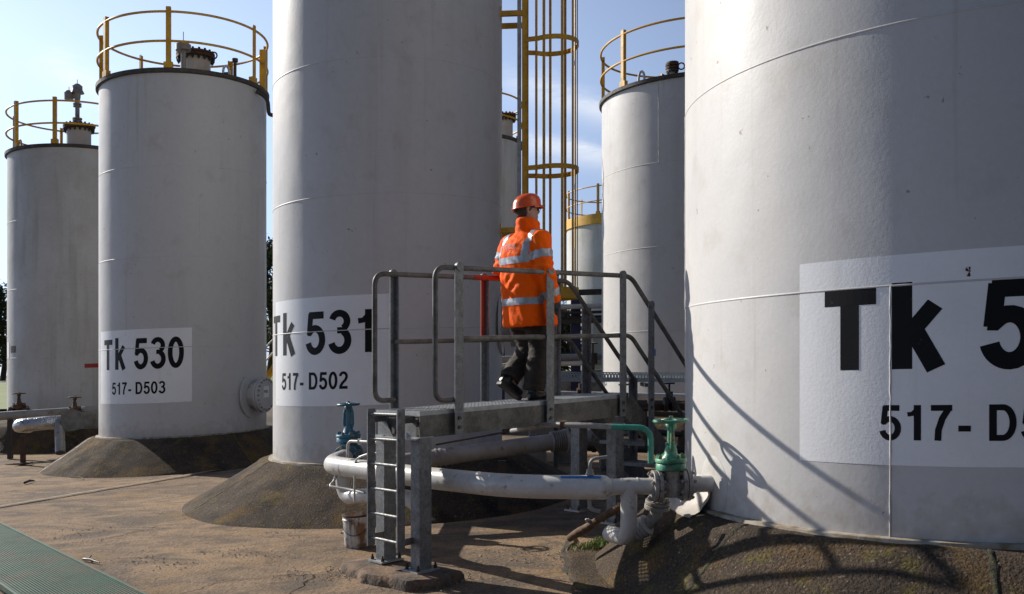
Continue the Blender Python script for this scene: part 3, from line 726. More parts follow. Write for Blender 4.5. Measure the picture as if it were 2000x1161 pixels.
for z, h in ((2.40, .14), (3.95, .06), (5.53, .06), (7.1, .06), (8.7, .06)): hoop(z, h)
for a in (127, 92, 56, 22, -14, -40, -70, -111):
    g = MB(); u = tdir(R(a)); g.obox(cc + u * (CR - .01) + Vector((0, 0, (2.34 + 9.6) / 2)), Vector((-u.y, u.x, 0)) * .017, u * .004, (0, 0, (9.6 - 2.34) / 2)); mesh('cage_bar', g, M['yellow'], t531, smooth=0)
# short stub behind the person and a cable conduit on G

# ------------------------------------------------------------------ access platform
DX, DY = .740, .673
def PL(t, w, z): return Vector((-.43 + DX * t - DY * w, 6.95 + DY * t + DX * w, z))
ud = Vector((DX, DY, 0)); uw = Vector((-DY, DX, 0)); uz = Vector((0, 0, 1))
WD = .57; ZD = 1.262; T0, T1 = -.33, 1.98
pf = thing('access_platform', 'galvanised steel crossover platform with handrails that the worker stands on', 'platform', PL(.8, .28, 0))
def PB(name, m, fn, parent=None, smooth=35):
    g = MB(); fn(g); return mesh(name, g, m, parent or pf, smooth=smooth)
def pb(g, t, w, z, dt, dw, dz): g.obox(PL(t, w, z), ud * dt / 2, uw * dw / 2, (0, 0, dz / 2))
# grating deck: bearing bars, twisted cross rods, frame
def deck(g):
    n = 62
    for i in range(n):
        t = T0 + (T1 - T0) * (i + .5) / n; pb(g, t, WD / 2, ZD - .014, .005, WD - .02, .028)
    for i in range(13): pb(g, (T0 + T1) / 2, .02 + (WD - .04) * i / 12, ZD - .004, T1 - T0, .007, .007)
    for w in (.004, WD - .004): pb(g, (T0 + T1) / 2, w, ZD - .015, T1 - T0, .008, .034)
    for t in (T0 - .004, T1 + .004): pb(g, t, WD / 2, ZD - .015, .008, WD, .034)
PB('deck_grating', M['galvl'], deck, smooth=0)
# channel edge beams and cross members
for w, sg_ in ((0.0, 1), (WD, -1)):
    def bm(g, w=w, sg_=sg_):
        pb(g, (T0 + T1) / 2, w, ZD - .115, T1 - T0 + .02, .008, .165)
        for z in (ZD - .036, ZD - .194): pb(g, (T0 + T1) / 2, w + sg_ * .032, z, T1 - T0 + .02, .06, .008)
    PB('side_beam', M['galvd'], bm, smooth=0)
for t in (T0 + .03, .5, 1.2, T1 - .03):
    PB('cross_beam', M['galvd'], lambda g, t=t: (pb(g, t, WD / 2, ZD - .115, .008, WD - .02, .13), pb(g, t + .025, WD / 2, ZD - .182, .05, WD - .02, .008)), smooth=0)
# end gussets with the sloping plate seen under the deck
PB('gusset_plate', M['galv'], lambda g: (g.add([PL(T0 - .012, w, z) for w, z in ((.03, ZD - .20), (.03, ZD - .05), (.14, ZD - .05), (.27, ZD - .20))], [(0, 1, 2, 3)]), g.add([PL(T0 - .016, w, z) for w, z in ((.03, ZD - .20), (.03, ZD - .05), (.14, ZD - .05), (.27, ZD - .20))], [(3, 2, 1, 0)])), smooth=0)
PB('gusset_plate', M['galv'], lambda g: (g.add([PL(T0 - .012, w, z) for w, z in ((.54, ZD - .20), (.54, ZD - .05), (.45, ZD - .05), (.33, ZD - .20))], [(3, 2, 1, 0)]), g.add([PL(T0 - .016, w, z) for w, z in ((.54, ZD - .20), (.54, ZD - .05), (.45, ZD - .05), (.33, ZD - .20))], [(0, 1, 2, 3)])), smooth=0)
PB('end_plate', M['galvl'], lambda g: pb(g, T0 - .02, WD / 2, ZD - .205, .05, WD - .02, .012), smooth=0)
LEGS = [(-.285, .055, .075), (-.285, WD - .055, .085), (1.9, .06, .1), (1.9, WD - .06, .17)]
for (t, w, z0) in LEGS:
    top = ZD - .198
    lg = PB('leg', M['galv'], lambda g, t=t, w=w, z0=z0: pb(g, t, w, (top + z0) / 2, .11, .11, top - z0), smooth=0)
    PB('cap_plate', M['galvl'], lambda g: pb(g, t, w, top + .004, .14, .13, .008), lg, smooth=0)
    PB('base_plate', M['galvl'], lambda g: pb(g, t, w, z0 + .006, .21, .19, .014), lg, smooth=0)
    for (a, b) in ((-.08, -.07), (-.08, .07), (.08, -.07), (.08, .07)):
        PB('anchor_bolt', M['rust'], lambda g: (g.disc(PL(t + a, w + b, z0 + .025), .014, .022, n=6), g.tube([PL(t + a, w + b, z0), PL(t + a, w + b, z0 + .055)], .008, 6)), lg, smooth=0)
# handrails
ZR, ZM = 2.335, 1.795; RT = .021
def post(t, w, zb, zt, m='galv', wid=.082):
    def f(g):
        sg_ = -1 if w < .2 else 1; o = sg_ * .03
        pb(g, t, w + o, (zb + zt) / 2, wid, .009, zt - zb); pb(g, t + wid / 2 - .004, w + o - sg_ * .022, (zb + zt) / 2, .008, .05, zt - zb)
        g.disc(PL(t, w + o, zt - .004) , .034, .028, uw, 16)
    o = PB('post', M[m], f, smooth=30)
    for z in (ZD - .07, ZD - .14): PB('bolt', M['rim'], lambda g: g.disc(PL(t, w + (-.038 if w < .2 else .038), z), .015, .014, uw, 6), o, smooth=0)
for t in (0, .974, 1.892): post(t, -.012, ZD - .19, ZR + .012)
for t in (-.152, .80, 1.686): post(t, WD + .012, ZD - .19, ZR + .012, m='galv', wid=.055)
# near rail: closed loop at the left end, bends down the stair on the right
def rail_path(w, tl, tstair, slope, tend):
    zs = lambda t, z0: z0 - (t - tstair) * slope
    top = [PL(0, w, 0)]
    return top
SL = 1.02
for w, tl, tp, tk in ((-.012, -.205, 0., 2.03), (WD + .012, -.345, -.152, 1.83)):
    te = tk + .98
    pts = [PL(tp, w, ZD + .07), PL(tl, w, ZD + .07), PL(tl, w, ZR), PL(tk, w, ZR), PL(te, w, ZR - (te - tk) * SL)]
    PB('top_rail', M['galvd'], lambda g: g.tube(bend(pts, .095, 8), RT, 12), smooth=60)
    pts2 = [PL(tl + .05, w, ZM) if False else PL(tp, w, ZM), PL(tk, w, ZM), PL(te - .05, w, ZM - (te - .05 - tk) * SL)]
    PB('mid_rail', M['galvd'], lambda g: g.tube(bend(pts2, .08, 8), RT * .95, 12), smooth=60)
# a stretch of the far rail is painted red
PB('painted_rail_section', M['redpaint'], lambda g: g.tube([PL(.66, WD + .012, ZR), PL(1.30, WD + .012, ZR)], RT + .003, 12), smooth=60)
PB('painted_post_section', M['redpaint'], lambda g: pb(g, .80, WD + .042, (ZM + .02 + ZR + .01) / 2, .058, .014, ZR - ZM - .01), smooth=0)
# stair going down to the right
nst = 5; ZS0 = ZD; run = .235; rise = ZD / 5.4
for w in (0.0, WD):
    PB('stair_stringer', M['galvd'], lambda g: g.beam(PL(T1 + .0, w, ZD - .08), PL(T1 + run * 5.4, w, .02), .008, .2), smooth=0)
for k in range(1, 6):
    def tr(g, k=k):
        z = ZD - rise * k; t = T1 + run * (k - .35)
        for j in range(6): pb(g, t - .1 + j * .038, WD / 2, z - .012, .005, WD - .01, .028)
        pb(g, t - .115, WD / 2, z - .015, .012, WD - .01, .034)
        for j in range(5): pb(g, t, .06 + j * (WD - .12) / 4, z - .004, .22, .006, .006)
    PB('stair_tread', M['galv'], tr, smooth=0)
for w, tt in ((-.012, 2.29), (WD + .012, 2.09)):
    zt = ZR - max(0, tt - (2.03 if w < 0 else 1.83)) * SL + .01
    post(tt, w, ZD - (tt - T1) * SL - .18, zt)
post(2.78, WD + .012, ZD - (2.78 - T1) * SL - .18, ZR - (2.78 - 1.83) * SL + .01)
post(3.0, -.012, ZD - 1.02 * SL - .1, ZR - .97 * SL + .01)
# short ladder on the left end
for w in (.081, .472):
    st = PB('ladder_stile', M['galv'], lambda g: pb(g, -.452, w, (1.285 + .235) / 2, .068, .012, 1.05), smooth=0)
    PB('stile_bracket', M['galvd'], lambda g: pb(g, -.385, w, ZD - .06, .13, .01, .05), st, smooth=0)
    PB('stile_bracket', M['galvd'], lambda g: pb(g, -.37, w, .30, .15, .01, .05), st, smooth=0)
for k in range(6):
    z = 1.245 - .189 * k
    PB('ladder_rung', M['galv'], lambda g: g.tube([PL(-.46, .07, z), PL(-.46, .485, z)], .0115, 10), smooth=60)

# rough mortar pad under the ladder-end legs
def rough_slab(name, pts, h, m, label, cat, seed=0, n=9):
    c = sum((Vector((p[0], p[1], 0)) for p in pts), Vector()) / len(pts); mb = MB(); out = []
    k = len(pts)
    for i in range(k):
        a, b = Vector((*pts[i], 0)), Vector((*pts[(i + 1) % k], 0))
        for j in range(n):
            p = a.lerp(b, j / n); out.append(p + Vector((noise.noise(p * 9 + Vector((seed, 0, 0))) * .035, noise.noise(p * 9 + Vector((0, seed + 5, 0))) * .035, 0)))
    rings = []
    for s_, z in ((1.0, -.01), (.985, h * .55), (.94, h * .9), (.8, h), (.5, h * 1.02), (.2, h)):
        rings.append([c + (p - c) * s_ + Vector((0, 0, z + .006 * noise.noise(p * 6 * s_ + Vector((0, 0, seed))))) for p in out])
    mb.loft(rings); o = mesh(name, mb, m, base=(c.x, c.y, 0), smooth=50); tag(o, label, cat); return o
M['pad'] = mat('mortar_pad', (.20, .125, .075), .92, col2=(.07, .055, .045), scale=4, fine=.4, fscale=50, bump=.9, bscale=40, bdist=.015, extra=[((.06, .055, .05), 6, .52, .62, .7)])
q = [PL(-.52, .83, 0), PL(-.62, .35, 0), PL(-.55, -.12, 0), PL(-.34, -.26, 0), PL(-.08, -.20, 0), PL(-.08, .80, 0)]
rough_slab('mortar_pad', [(p.x, p.y) for p in q][::-1] if False else [(p.x, p.y) for p in q], .075, M['pad'], 'rough brown mortar pad under the ladder end legs of the platform', 'pad', 2)

# ------------------------------------------------------------------ valves and pipes
def flange(g, c, d, r, th=.028): g.disc(c, r, th, d, 28, .003)
def gate_valve(name, label, c, d, mtop, mbody, pr=.057, fr=.115, L_=.23, zw=.448, wr=.125, bonnet=True, tilt=0):
    """flanged rising-stem gate valve: body on a horizontal axis, bolted bonnet, yoke, handwheel"""
    c = Vector(c); d = Vector(d).normalized(); s = d.cross(uz).normalized()
    t = thing(name, label, 'valve', c)
    g = MB(); g.tube([c - d * L_ / 2, c - d * L_ * .2, c, c + d * L_ * .2, c + d * L_ / 2], [pr, pr * 1.12, pr * 1.35, pr * 1.12, pr], 20)
    g.lathe([(0, -pr * 1.5), (pr * 1.05, -pr * 1.35), (pr * 1.25, -.02), (pr * 1.12, zw * .26), (pr * 1.3, zw * .29)], c, n=24)
    body = mesh('body', g, mbody, t, smooth=50)
    for e in (-1, 1):
        g = MB(); fc = c + d * e * (L_ / 2 - .014); flange(g, fc, d, fr); flange(g, fc + d * e * .033, d, fr); fo = mesh('flange', g, mbody, t)
        for k in range(8):
            a = 2 * math.pi * (k + .5) / 8; o = (s * math.cos(a) + uz * math.sin(a)) * (fr - .022)
            g = MB(); g.tube([fc + o - d * e * .035, fc + o + d * e * .072], .0075, 6); g.disc(fc + o - d * e * .024, .015, .016, d, 6); g.disc(fc + o + d * e * .056, .015, .016, d, 6)
            mesh('bolt', g, M['cast'], fo, smooth=0)
    zb = zw * .42
    g = MB(); g.disc(c + uz * (zb - .055), fr * .93, .05, n=28, bev=.006); g.disc(c + uz * (zb - .012), fr * .97, .03, n=28, bev=.005)
    g.lathe([(fr * .62, zb), (fr * .42, zb + .03), (.040, zb + .07), (.034, zb + .09)], c, n=24); bo = mesh('bonnet', g, mtop, t, smooth=45)
    for k in range(8):
        a = 2 * math.pi * (k + .5) / 8; o = tdir(a) * (fr * .8); g = MB(); g.tube([c + o + uz * (zb - .08), c + o + uz * (zb + .03)], .008, 6); g.disc(c + o + uz * (zb + .014), .017, .016, n=6); mesh('bolt', g, mtop, bo, smooth=0)
    g = MB(); zt = zw - .03
    for e in (-1, 1): g.tube([c + s * e * .026 + uz * (zb + .06), c + s * e * .042 + uz * (zb + .10), c + s * e * .040 + uz * (zt - .05), c + s * e * .022 + uz * zt], [.018, .016, .014, .016], 8)
    for e in (-1, 1): g.tube([c + d * e * .018 + uz * (zb + .06), c + d * e * .03 + uz * (zb + .11)], [.016, .010], 8)
    g.disc(c + uz * (zt - .005), .038, .04, n=16, bev=.004); g.tube([c + uz * (zb + .05), c + uz * (zb + .09), c + uz * zt], [.034, .024, .024], 12); mesh('yoke', g, mtop, t, smooth=45)
    g = MB(); wc = c + uz * zw; ax = (uz + s * tilt).normalized(); g.ring(wc, wr - .012, .0125, 36, axis=ax, m=8)
    e1 = ax.cross(d).normalized(); e2 = ax.cross(e1)
    for k in range(4):
        a = R(25) + math.pi / 2 * k; u = e1 * math.cos(a) + e2 * math.sin(a); g.tube([wc + u * .02 + ax * .008, wc + u * (wr - .014)], [.011, .0085], 8)
    g.lathe([(0, -.02), (.026, -.02), (.028, .012), (.016, .02), (.014, .034), (0, .036)], wc, n=16); mesh('handwheel', g, mtop, t, smooth=50)
    return t
NP = Vector((1.405, 6.36, .706)); dn = Vector((-.985, -.12, 0)).normalized()
VR = Vector((1.104, 6.335, .706)); dn = (VR - NP); dn.z = 0; dn.normalize()
gate_valve('gate_valve', 'green topped gate valve with handwheel, flanged beside the right-hand tank', VR, dn, M['green'], M['cast'], fr=.112, L_=.20, zw=.45)
# its branch nozzle and round reinforcing pad belong to the tank
g = MB(); g.tube([VR - dn * .13, NP - dn * .06], .0575, 24); nzl = mesh('nozzle', g, M['tank'], tR, smooth=60)
g = MB(); g.lathe([(1.99, .74), (2.03, .60), (2.10, .52), (2.17, .49), (2.17, .475)], (3.327, 6.855, 0), n=30, a0=R(135), a1=R(195)); mesh('skirt_plate', g, M['tank'], tR, smooth=60)
ua = (NP - Vector((3.327, 6.855, .706))); aN = math.atan2(ua.y, ua.x)
g = MB(); rp = .20; vs = []; fs = []; nr, na = 5, 36
for i in range(nr + 1):
    for k in range(na):
        b = 2 * math.pi * k / na; q = rp * i / nr; vs.append(on('R', aN + q * math.cos(b) / 1.99, .706 - .02 + q * math.sin(b) * 1.08, .012 if i < nr else .001))
for i in range(nr):
    for k in range(na): fs.append((i * na + k, i * na + (k + 1) % na, (i + 1) * na + (k + 1) % na, (i + 1) * na + k))
g.add(vs, fs); mesh('reinforcing_pad', g, M['tank'], nzl, smooth=50)

# main white product pipe
PM = [VR + dn * .165, P(1228, 950, 6.335), P(1194, 950, 6.32)]
t = thing('product_pipe', 'long white product pipe running from the green valve to the blue valve', 'pipe', (0, 6.5, 0))
def PI(name, m, pts, r, n=24, parent=None, smooth=60, bd=None, cap=True):
    g = MB(); g.tube(bend(pts, bd, 8) if bd else pts, r, n, cap); return mesh(name, g, m, parent or t, smooth=smooth)
big = [P(1187, 951, 6.32), P(1180, 951, 6.32), P(1002, 951.5, 6.5), P(848, 934, 7.02), P(690, 913.5, 7.98), P(652, 909, 8.25)]
for q in big: q.z = .716
red = [P(1196, 950, 6.32), P(1192, 950.3, 6.32), P(1184, 951, 6.32), P(1181, 951, 6.32), P(1168, 951, 6.335)]
for q in red: q.z = .712
PI('reducer', M['pipe'], red, [.0575, .060, .081, .0845, .0845], cap=False)
elb = big[-1] ; up = Vector((-1.63, 8.88, .716))
path = [red[-2]] + bend([red[-2], big[2], big[3] * .5 + (big[2] + (big[4] - big[2]) * .42) * .5, big[4], elb + Vector((-.06, .07, 0)), up], .35, 12)[1:]
PI('large_bore_run', M['pipe'], path, .084, 28, cap=False)
PI('small_bore_run', M['pipe'], [red[0], P(1228, 949.5, 6.325), VR + dn * .12], .057, 24)
for px, Y, rr_ in ((1187, 6.32, .0), (1180, 6.32, .0862), (646 + 16, 8.2, .0868)):
    pass
g = MB()
for p_, d_, r_ in ((red[0], Vector((1, .02, 0)), .0595), (big[4] + (big[5] - big[4]) * .35, (big[5] - big[4]), .0862), (P(1214, 950, 6.325), Vector((1, 0, 0)), .0592), (P(1245, 950, 6.325), Vector((1, 0, 0)), .0592)):
    q = Vector(p_); q.z = .714; g.tube([q - d_.normalized() * .004, q + d_.normalized() * .004], r_, 24)
mesh('weld_bead', g, M['pipe'], t, smooth=60)
# tee drop with elbow into the plinth
tee = P(1228, 950, 6.325); tee.z = .708
bot = Vector((tee.x + .005, tee.y, .375))
dr = PI('drop_pipe', M['pipe'], bend([tee, Vector((tee.x, tee.y, .35)), Vector((tee.x - .10, tee.y + .30, .33))], .12, 10), .058, 24)
g = MB()
for z in (.63, .44): g.disc(Vector((tee.x, tee.y, z)), .0595, .010, n=24)
mesh('weld_bead', g, M['pipe'], dr)
g = MB()
g.tube([P(1183, 951 - 22, 6.24), P(1100, 929.5, 6.3)], .001, 4)
# blue stripe on top-front of the large pipe
g = MB(); a_, b_ = P(1098, 950.7, 6.405), P(1176, 951, 6.325); ax = (b_ - a_); ax.z = 0; ax.normalize(); sd_ = Vector((ax.y, -ax.x, 0)); a_.z = b_.z = .716
n = 14; vs = []
for i in range(n + 1):
    p = a_.lerp(b_, i / n)
    for ang in (52, 58, 64, 68): vs.append(p + (sd_ * math.cos(R(ang)) + uz * math.sin(R(ang))) * .0855)
fs = []
for i in range(n):
    for k in range(3): fs.append((i * 4 + k, (i + 1) * 4 + k, (i + 1) * 4 + k + 1, i * 4 + k + 1))
g.add(vs, fs); mesh('blue_marking', g, M['bluep'], t, smooth=60)
# small vent bend on top of the pipe, drain bend underneath
v0 = P(1152, 926, 6.34); PI('vent_bend', M['pipeg'], bend([v0, P(1152, 897, 6.34), P(1186, 893, 6.34)], .09, 8), .0125, 10)
g = MB(); g.disc(P(1152, 921, 6.34), .024, .03, n=8); g.disc(P(1152, 926, 6.34), .03, .012, n=10); mesh('vent_union', g, M['pipeg'], t, smooth=0)
PI('drain_bend', M['pipeg'], bend([P(1150, 972, 6.36), P(1153, 996, 6.36), P(1172, 999, 6.36)], .06, 6), .0135, 10)
# thin pipes at the left elbow
q0 = P(679, 892, 7.98); PI('impulse_line', M['pipe'], bend([q0, P(679, 862, 7.98), P(712, 863, 7.8), P(760, 866, 7.6)], .09, 8), .013, 10)
g = MB(); g.disc(P(703, 863, 7.86), .026, .03, (1, -.3, 0), 8); mesh('union', g, M['pipe'], t, smooth=0)
PI('impulse_line', M['pipe'], bend([P(655, 921, 8.15), P(655, 938, 8.15), P(642, 950, 8.1), P(678, 956, 8.0), P(712, 963, 7.85)], .06, 6), .012, 10)
PI('dip_rod', M['pipe'], bend([P(760, 884, 7.6), P(720, 886, 7.75), P(693, 897, 7.85), P(692, 980, 7.85)], .07, 6), .009, 8)
# vertical leg under the elbow and the low return pipe
lv = P(668, 925, 8.2); 
PI('lower_branch', M['pipe'], bend([Vector((lv.x, lv.y, .70)), Vector((lv.x + .02, lv.y, .43)), P(730, 967, 7.85), P(800, 972, 7.6), P(830, 1000, 7.55)], .22, 10), .066, 22)
gate_valve('gate_valve', 'blue gate valve with handwheel in front of the Tk 531 sign tank', Vector((-1.625, 9.05, .716)), Vector((0, -1, 0)), M['blue'], M['blue'], pr=.075, fr=.125, L_=.26, zw=.51, wr=.115)
g = MB(); g.tube([Vector((-1.625, 9.15, .716)), Vector((-1.60, 10.15, .716))], .082, 24); mesh('nozzle', g, M['tank'], t531, smooth=60)

# second white pipe, farther back, with expansion bellows
t = thing('transfer_pipe', 'second white pipe under the platform with ribbed bellows at its right end', 'pipe', (0, 9.2, 0))
pa, pb_ = P(760, 907, 9.0), P(1076, 864, 9.45)
PI('pipe_run', M['pipeg'], [pa, pb_], .086, 24)
for px, f_ in ((848, 0), (856, 0), (866, 0), (878, 0), (888, 0)):
    k = (px - 760) / 316; q = pa.lerp(pb_, k); g = MB(); d_ = (pb_ - pa).normalized(); g.tube([q - d_ * .008, q + d_ * .008], .094 if px < 870 else .089, 24); mesh('clamp_band', g, M['pipeg'], t)
d_ = (pb_ - pa).normalized()
g = MB(); ps = []; rs = []
for i in range(29): ps.append(pb_ + d_ * (.006 * i)); rs.append(.088 + .022 * (i % 4 in (1, 2)))
g.tube(ps, rs, 24); mesh('bellows', g, M['pipeg'], t, smooth=50)
e_ = ps[-1]
for k in (0, .05): g = MB(); g.disc(e_ + d_ * k, .135, .03, d_, 28, .003); mesh('flange', g, M['cast'], t)
PI('pipe_end', M['pipeg'], bend([e_ + d_ * .05, e_ + d_ * .35, e_ + d_ * .35 + Vector((.25, .5, -.4)), e_ + Vector((.9, 1.2, -.9))], .2), .086, 20)
PI('conduit', M['dark'], bend([P(850, 869, 8.6), P(1050, 833, 9.0)], None) if False else [P(850, 869, 8.6), P(1050, 833, 9.0)], .010, 8)
g = MB(); g.box(P(1000, 879, 9.3), (.12, .02, .05)); mesh('tag_plate', g, M['sign'], t, smooth=0)
# support stool under it
g = MB(); g.box(P(980, 900, 9.35) + Vector((0, 0, -.25)), (.08, .08, .5)); mesh('pipe_stool', g, M['dark'], t, smooth=0)

# green and grey small line beside the stairs
t = thing('drain_line', 'slim pipe painted grey then green, bending down left of the green valve', 'pipe', P(1200, 1000, 7.0))
PI('grey_section', M['pipeg'], bend([P(1000, 842, 8.2), P(1075, 829, 7.3), P(1150, 831.5, 7.1), P(1196, 834, 7.05)], .3), .0225, 14)
PI('green_section', M['teal'], bend([P(1195, 834, 7.05), P(1271, 836, 6.95), P(1271, 905, 6.95)], .10, 8), .0235, 14)
g = MB(); g.disc(P(1100, 829.7, 7.24), .034, .05, (1, -.1, 0), 12); mesh('coupling', g, M['rust'], t)

# small flanged drain valve lying under the green valve
t = thing('drain_valve', 'paint-flaked flanged drain valve low beneath the green valve', 'valve', P(1284, 1040, 6.5))
g = MB(); c0 = P(1284, 987, 6.42); ax = Vector((.10, -.18, 1)).normalized(); g.disc(c0 + ax * .022, .088, .025, ax, 26, .003); g.disc(c0 - ax * .01, .09, .03, ax, 26, .003); fo = mesh('flange', g, M['cast'], t)
for k in range(8):
    a = 2 * math.pi * k / 8; o = Vector((math.cos(a), math.sin(a), 0)) * .07; g = MB(); g.tube([c0 + o - ax * .03, c0 + o + ax * .05], .008, 6); mesh('bolt', g, M['cast'], fo, smooth=0)
g = MB(); g.tube(bend([c0 + ax * .02, c0 - ax * .08, P(1262, 1028, 6.45), P(1240, 1045, 6.5)], .09, 8), .045, 18); mesh('elbow', g, M['cast'], t, smooth=60)
g = MB(); a_, b_ = P(1266, 1024, 6.44), P(1236, 1040, 6.5); d_ = (b_ - a_).normalized(); ps = [a_ + d_ * (.01 * i) for i in range(13)]
g.tube(ps, [.062 + .014 * (i % 3 == 1) for i in range(13)], 20); mesh('ribbed_sleeve', g, M['pipe'], t, smooth=50)
g = MB(); g.tube(bend([c0 + ax * .03, P(1284, 968, 6.42)], None) if False else [c0 + ax * .03, P(1290, 962, 6.40)], .035, 14); mesh('stub', g, M['cast'], t)
# white steel saddle between valve and tank base
g = MB(); ps = [P(1300, 972, 6.34), P(1322, 972, 6.34)]
q = [P(1316, 975, 6.5), P(1337, 1000, 6.55), P(1382, 1012, 6.33), P(1388, 1006, 6.22), P(1380, 966, 6.3), P(1350, 966, 6.42)]
# old timber lying by the tee
t = thing('timber_stake', 'weathered round timber stake leaning by the white drop pipe', 'timber', P(1115, 1050, 7.1))
g = MB(); a_, b_ = P(1112, 1052, 7.25), P(1216, 986, 6.85); ps = [a_.lerp(b_, i / 10) + Vector((0, 0, .003 * math.sin(i * 1.3))) for i in range(11)]
g.tube(ps, [.030, .034, .036, .034, .033, .030, .028, .030, .032, .031, .028], 12); mesh('shaft', g, M['wood'], t, smooth=60)
g = MB()
for k in range(7): q = ps[4] + Vector((rnd.uniform(-.04, .05), rnd.uniform(-.04, .02), .03 + rnd.uniform(0, .03))); g.disc(q, .016, .014, (rnd.random(), rnd.random(), 1), 7)
mesh('wire_tie', g, M['cast'], t, smooth=0)

# bucket
def bucket():
    c = GP(692, 1073); c = Vector((c.x, c.y + .12, 0))
    t = thing('bucket', 'white plastic bucket, rust-stained, on the ground behind the ladder', 'bucket', c)
    g = MB(); g.lathe([(0, .012), (.098, .012), (.102, .0), (.106, .01), (.122, .235), (.127, .24), (.127, .252), (.124, .256), (.124, .275), (.129, .278), (.129, .29), (.122, .29), (.118, .24), (.102, .02), (0, .02)], c, n=40); b = mesh('body', g, M['bucket'], t, smooth=35)
    g = MB(); g.lathe([(.130, .276), (.132, .284), (.130, .292), (.119, .292)], c, n=40); mesh('rim', g, M['rust'], t)
    g = MB(); g.tube([c + Vector((-.125 * math.cos(a), -.10 * math.sin(a) - .02, .245 - .13 * math.sin(a))) for a in [math.pi * k / 16 for k in range(17)]], .003, 6); mesh('handle', g, M['dark'], t)
    g = MB(); g.lathe([(0, .10), (.108, .10)], c, n=30); mesh('sludge', g, M['rust'], t)
    g = MB(); g.disc(c + Vector((-.125, -.02, .13)), .012, .02, (1, 0, 0), 8); mesh('lug', g, M['bucket'], t)
bucket()

# weeds by the drop pipe: a tuft nobody could count
g = MB(); c0 = GP(1185, 1052, .1)
for k in range(900):
    p = c0 + Vector((rnd.gauss(0, .12), rnd.gauss(0, .07), 0)); p.z = .03 + max(0, .17 * (p.x - c0.x + .2)); a = rnd.uniform(0, 6.28); l_ = rnd.uniform(.015, .045); u = tdir(a)
    tp = p + u * l_ * .7 + uz * l_; s_ = Vector((-u.y, u.x, 0)) * .004; g.add([p - s_, p + s_, tp + s_ * .8, tp - s_ * .2], [(0, 1, 2, 3)])
o = mesh('weeds', g, M['grassm'], base=c0, smooth=0); tag(o, 'small patch of green weeds at the foot of the white drop pipe', 'weeds', kind='stuff')
g = MB()
for (x, y, n_) in ((1105, 1085, 120), (840, 1135, 160), (720, 1115, 160), (560, 1044, 40), (300, 1100, 90), (600, 1125, 90), (150, 1040, 50), (470, 1080, 60), (1000, 1080, 60), (900, 1130, 60)):
    for k in range(n_):
        p = GP(x + rnd.gauss(0, 45), y + rnd.gauss(0, 8)); r_ = rnd.uniform(.002, .007); ax = Vector((rnd.gauss(0, 1), rnd.gauss(0, 1), 2)).normalized(); g.disc(p + uz * r_ * .5, r_, r_ * 1.2, ax, 5)
o = mesh('loose_grit', g, M['stone'], base=(0, 6, 0), smooth=0); tag(o, 'loose pale grit and small stones scattered over the yard', 'grit', kind='stuff')
g = MB(); g.tube([GP(163, 1097) + uz * .02, GP(176, 1100) + uz * .03, GP(194, 1104) + uz * .02], [.012, .010, .006], 6); g.tube([GP(172, 1099) + uz * .03, GP(178, 1092) + uz * .03], .007, 5)
o = mesh('twig', g, M['dark'], base=GP(178, 1100)); tag(o, 'small dark twig lying on the concrete near the green grating', 'twig')
g = MB(); g.tube([GP(48, 946) + uz * .02, GP(58, 943) + uz * .03, GP(68, 942) + uz * .02], [.02, .018, .008], 6)
o = mesh('twig', g, M['dark'], base=GP(58, 944)); tag(o, 'dark twig lying left of the pale joint strip on the yard', 'twig')

# thin asphalt patch in front of the right plinth
q = [GP(1104, 1080), GP(1112, 1130), GP(1130, 1200), GP(1250, 1230), GP(1330, 1100), GP(1300, 1030), GP(1180, 1050)]
o = rough_slab('asphalt_patch', [(p.x, p.y) for p in q], .028, M['asph'], 'x', 'x', 9)
del o['label']; del o['category']; o['kind'] = 'structure'

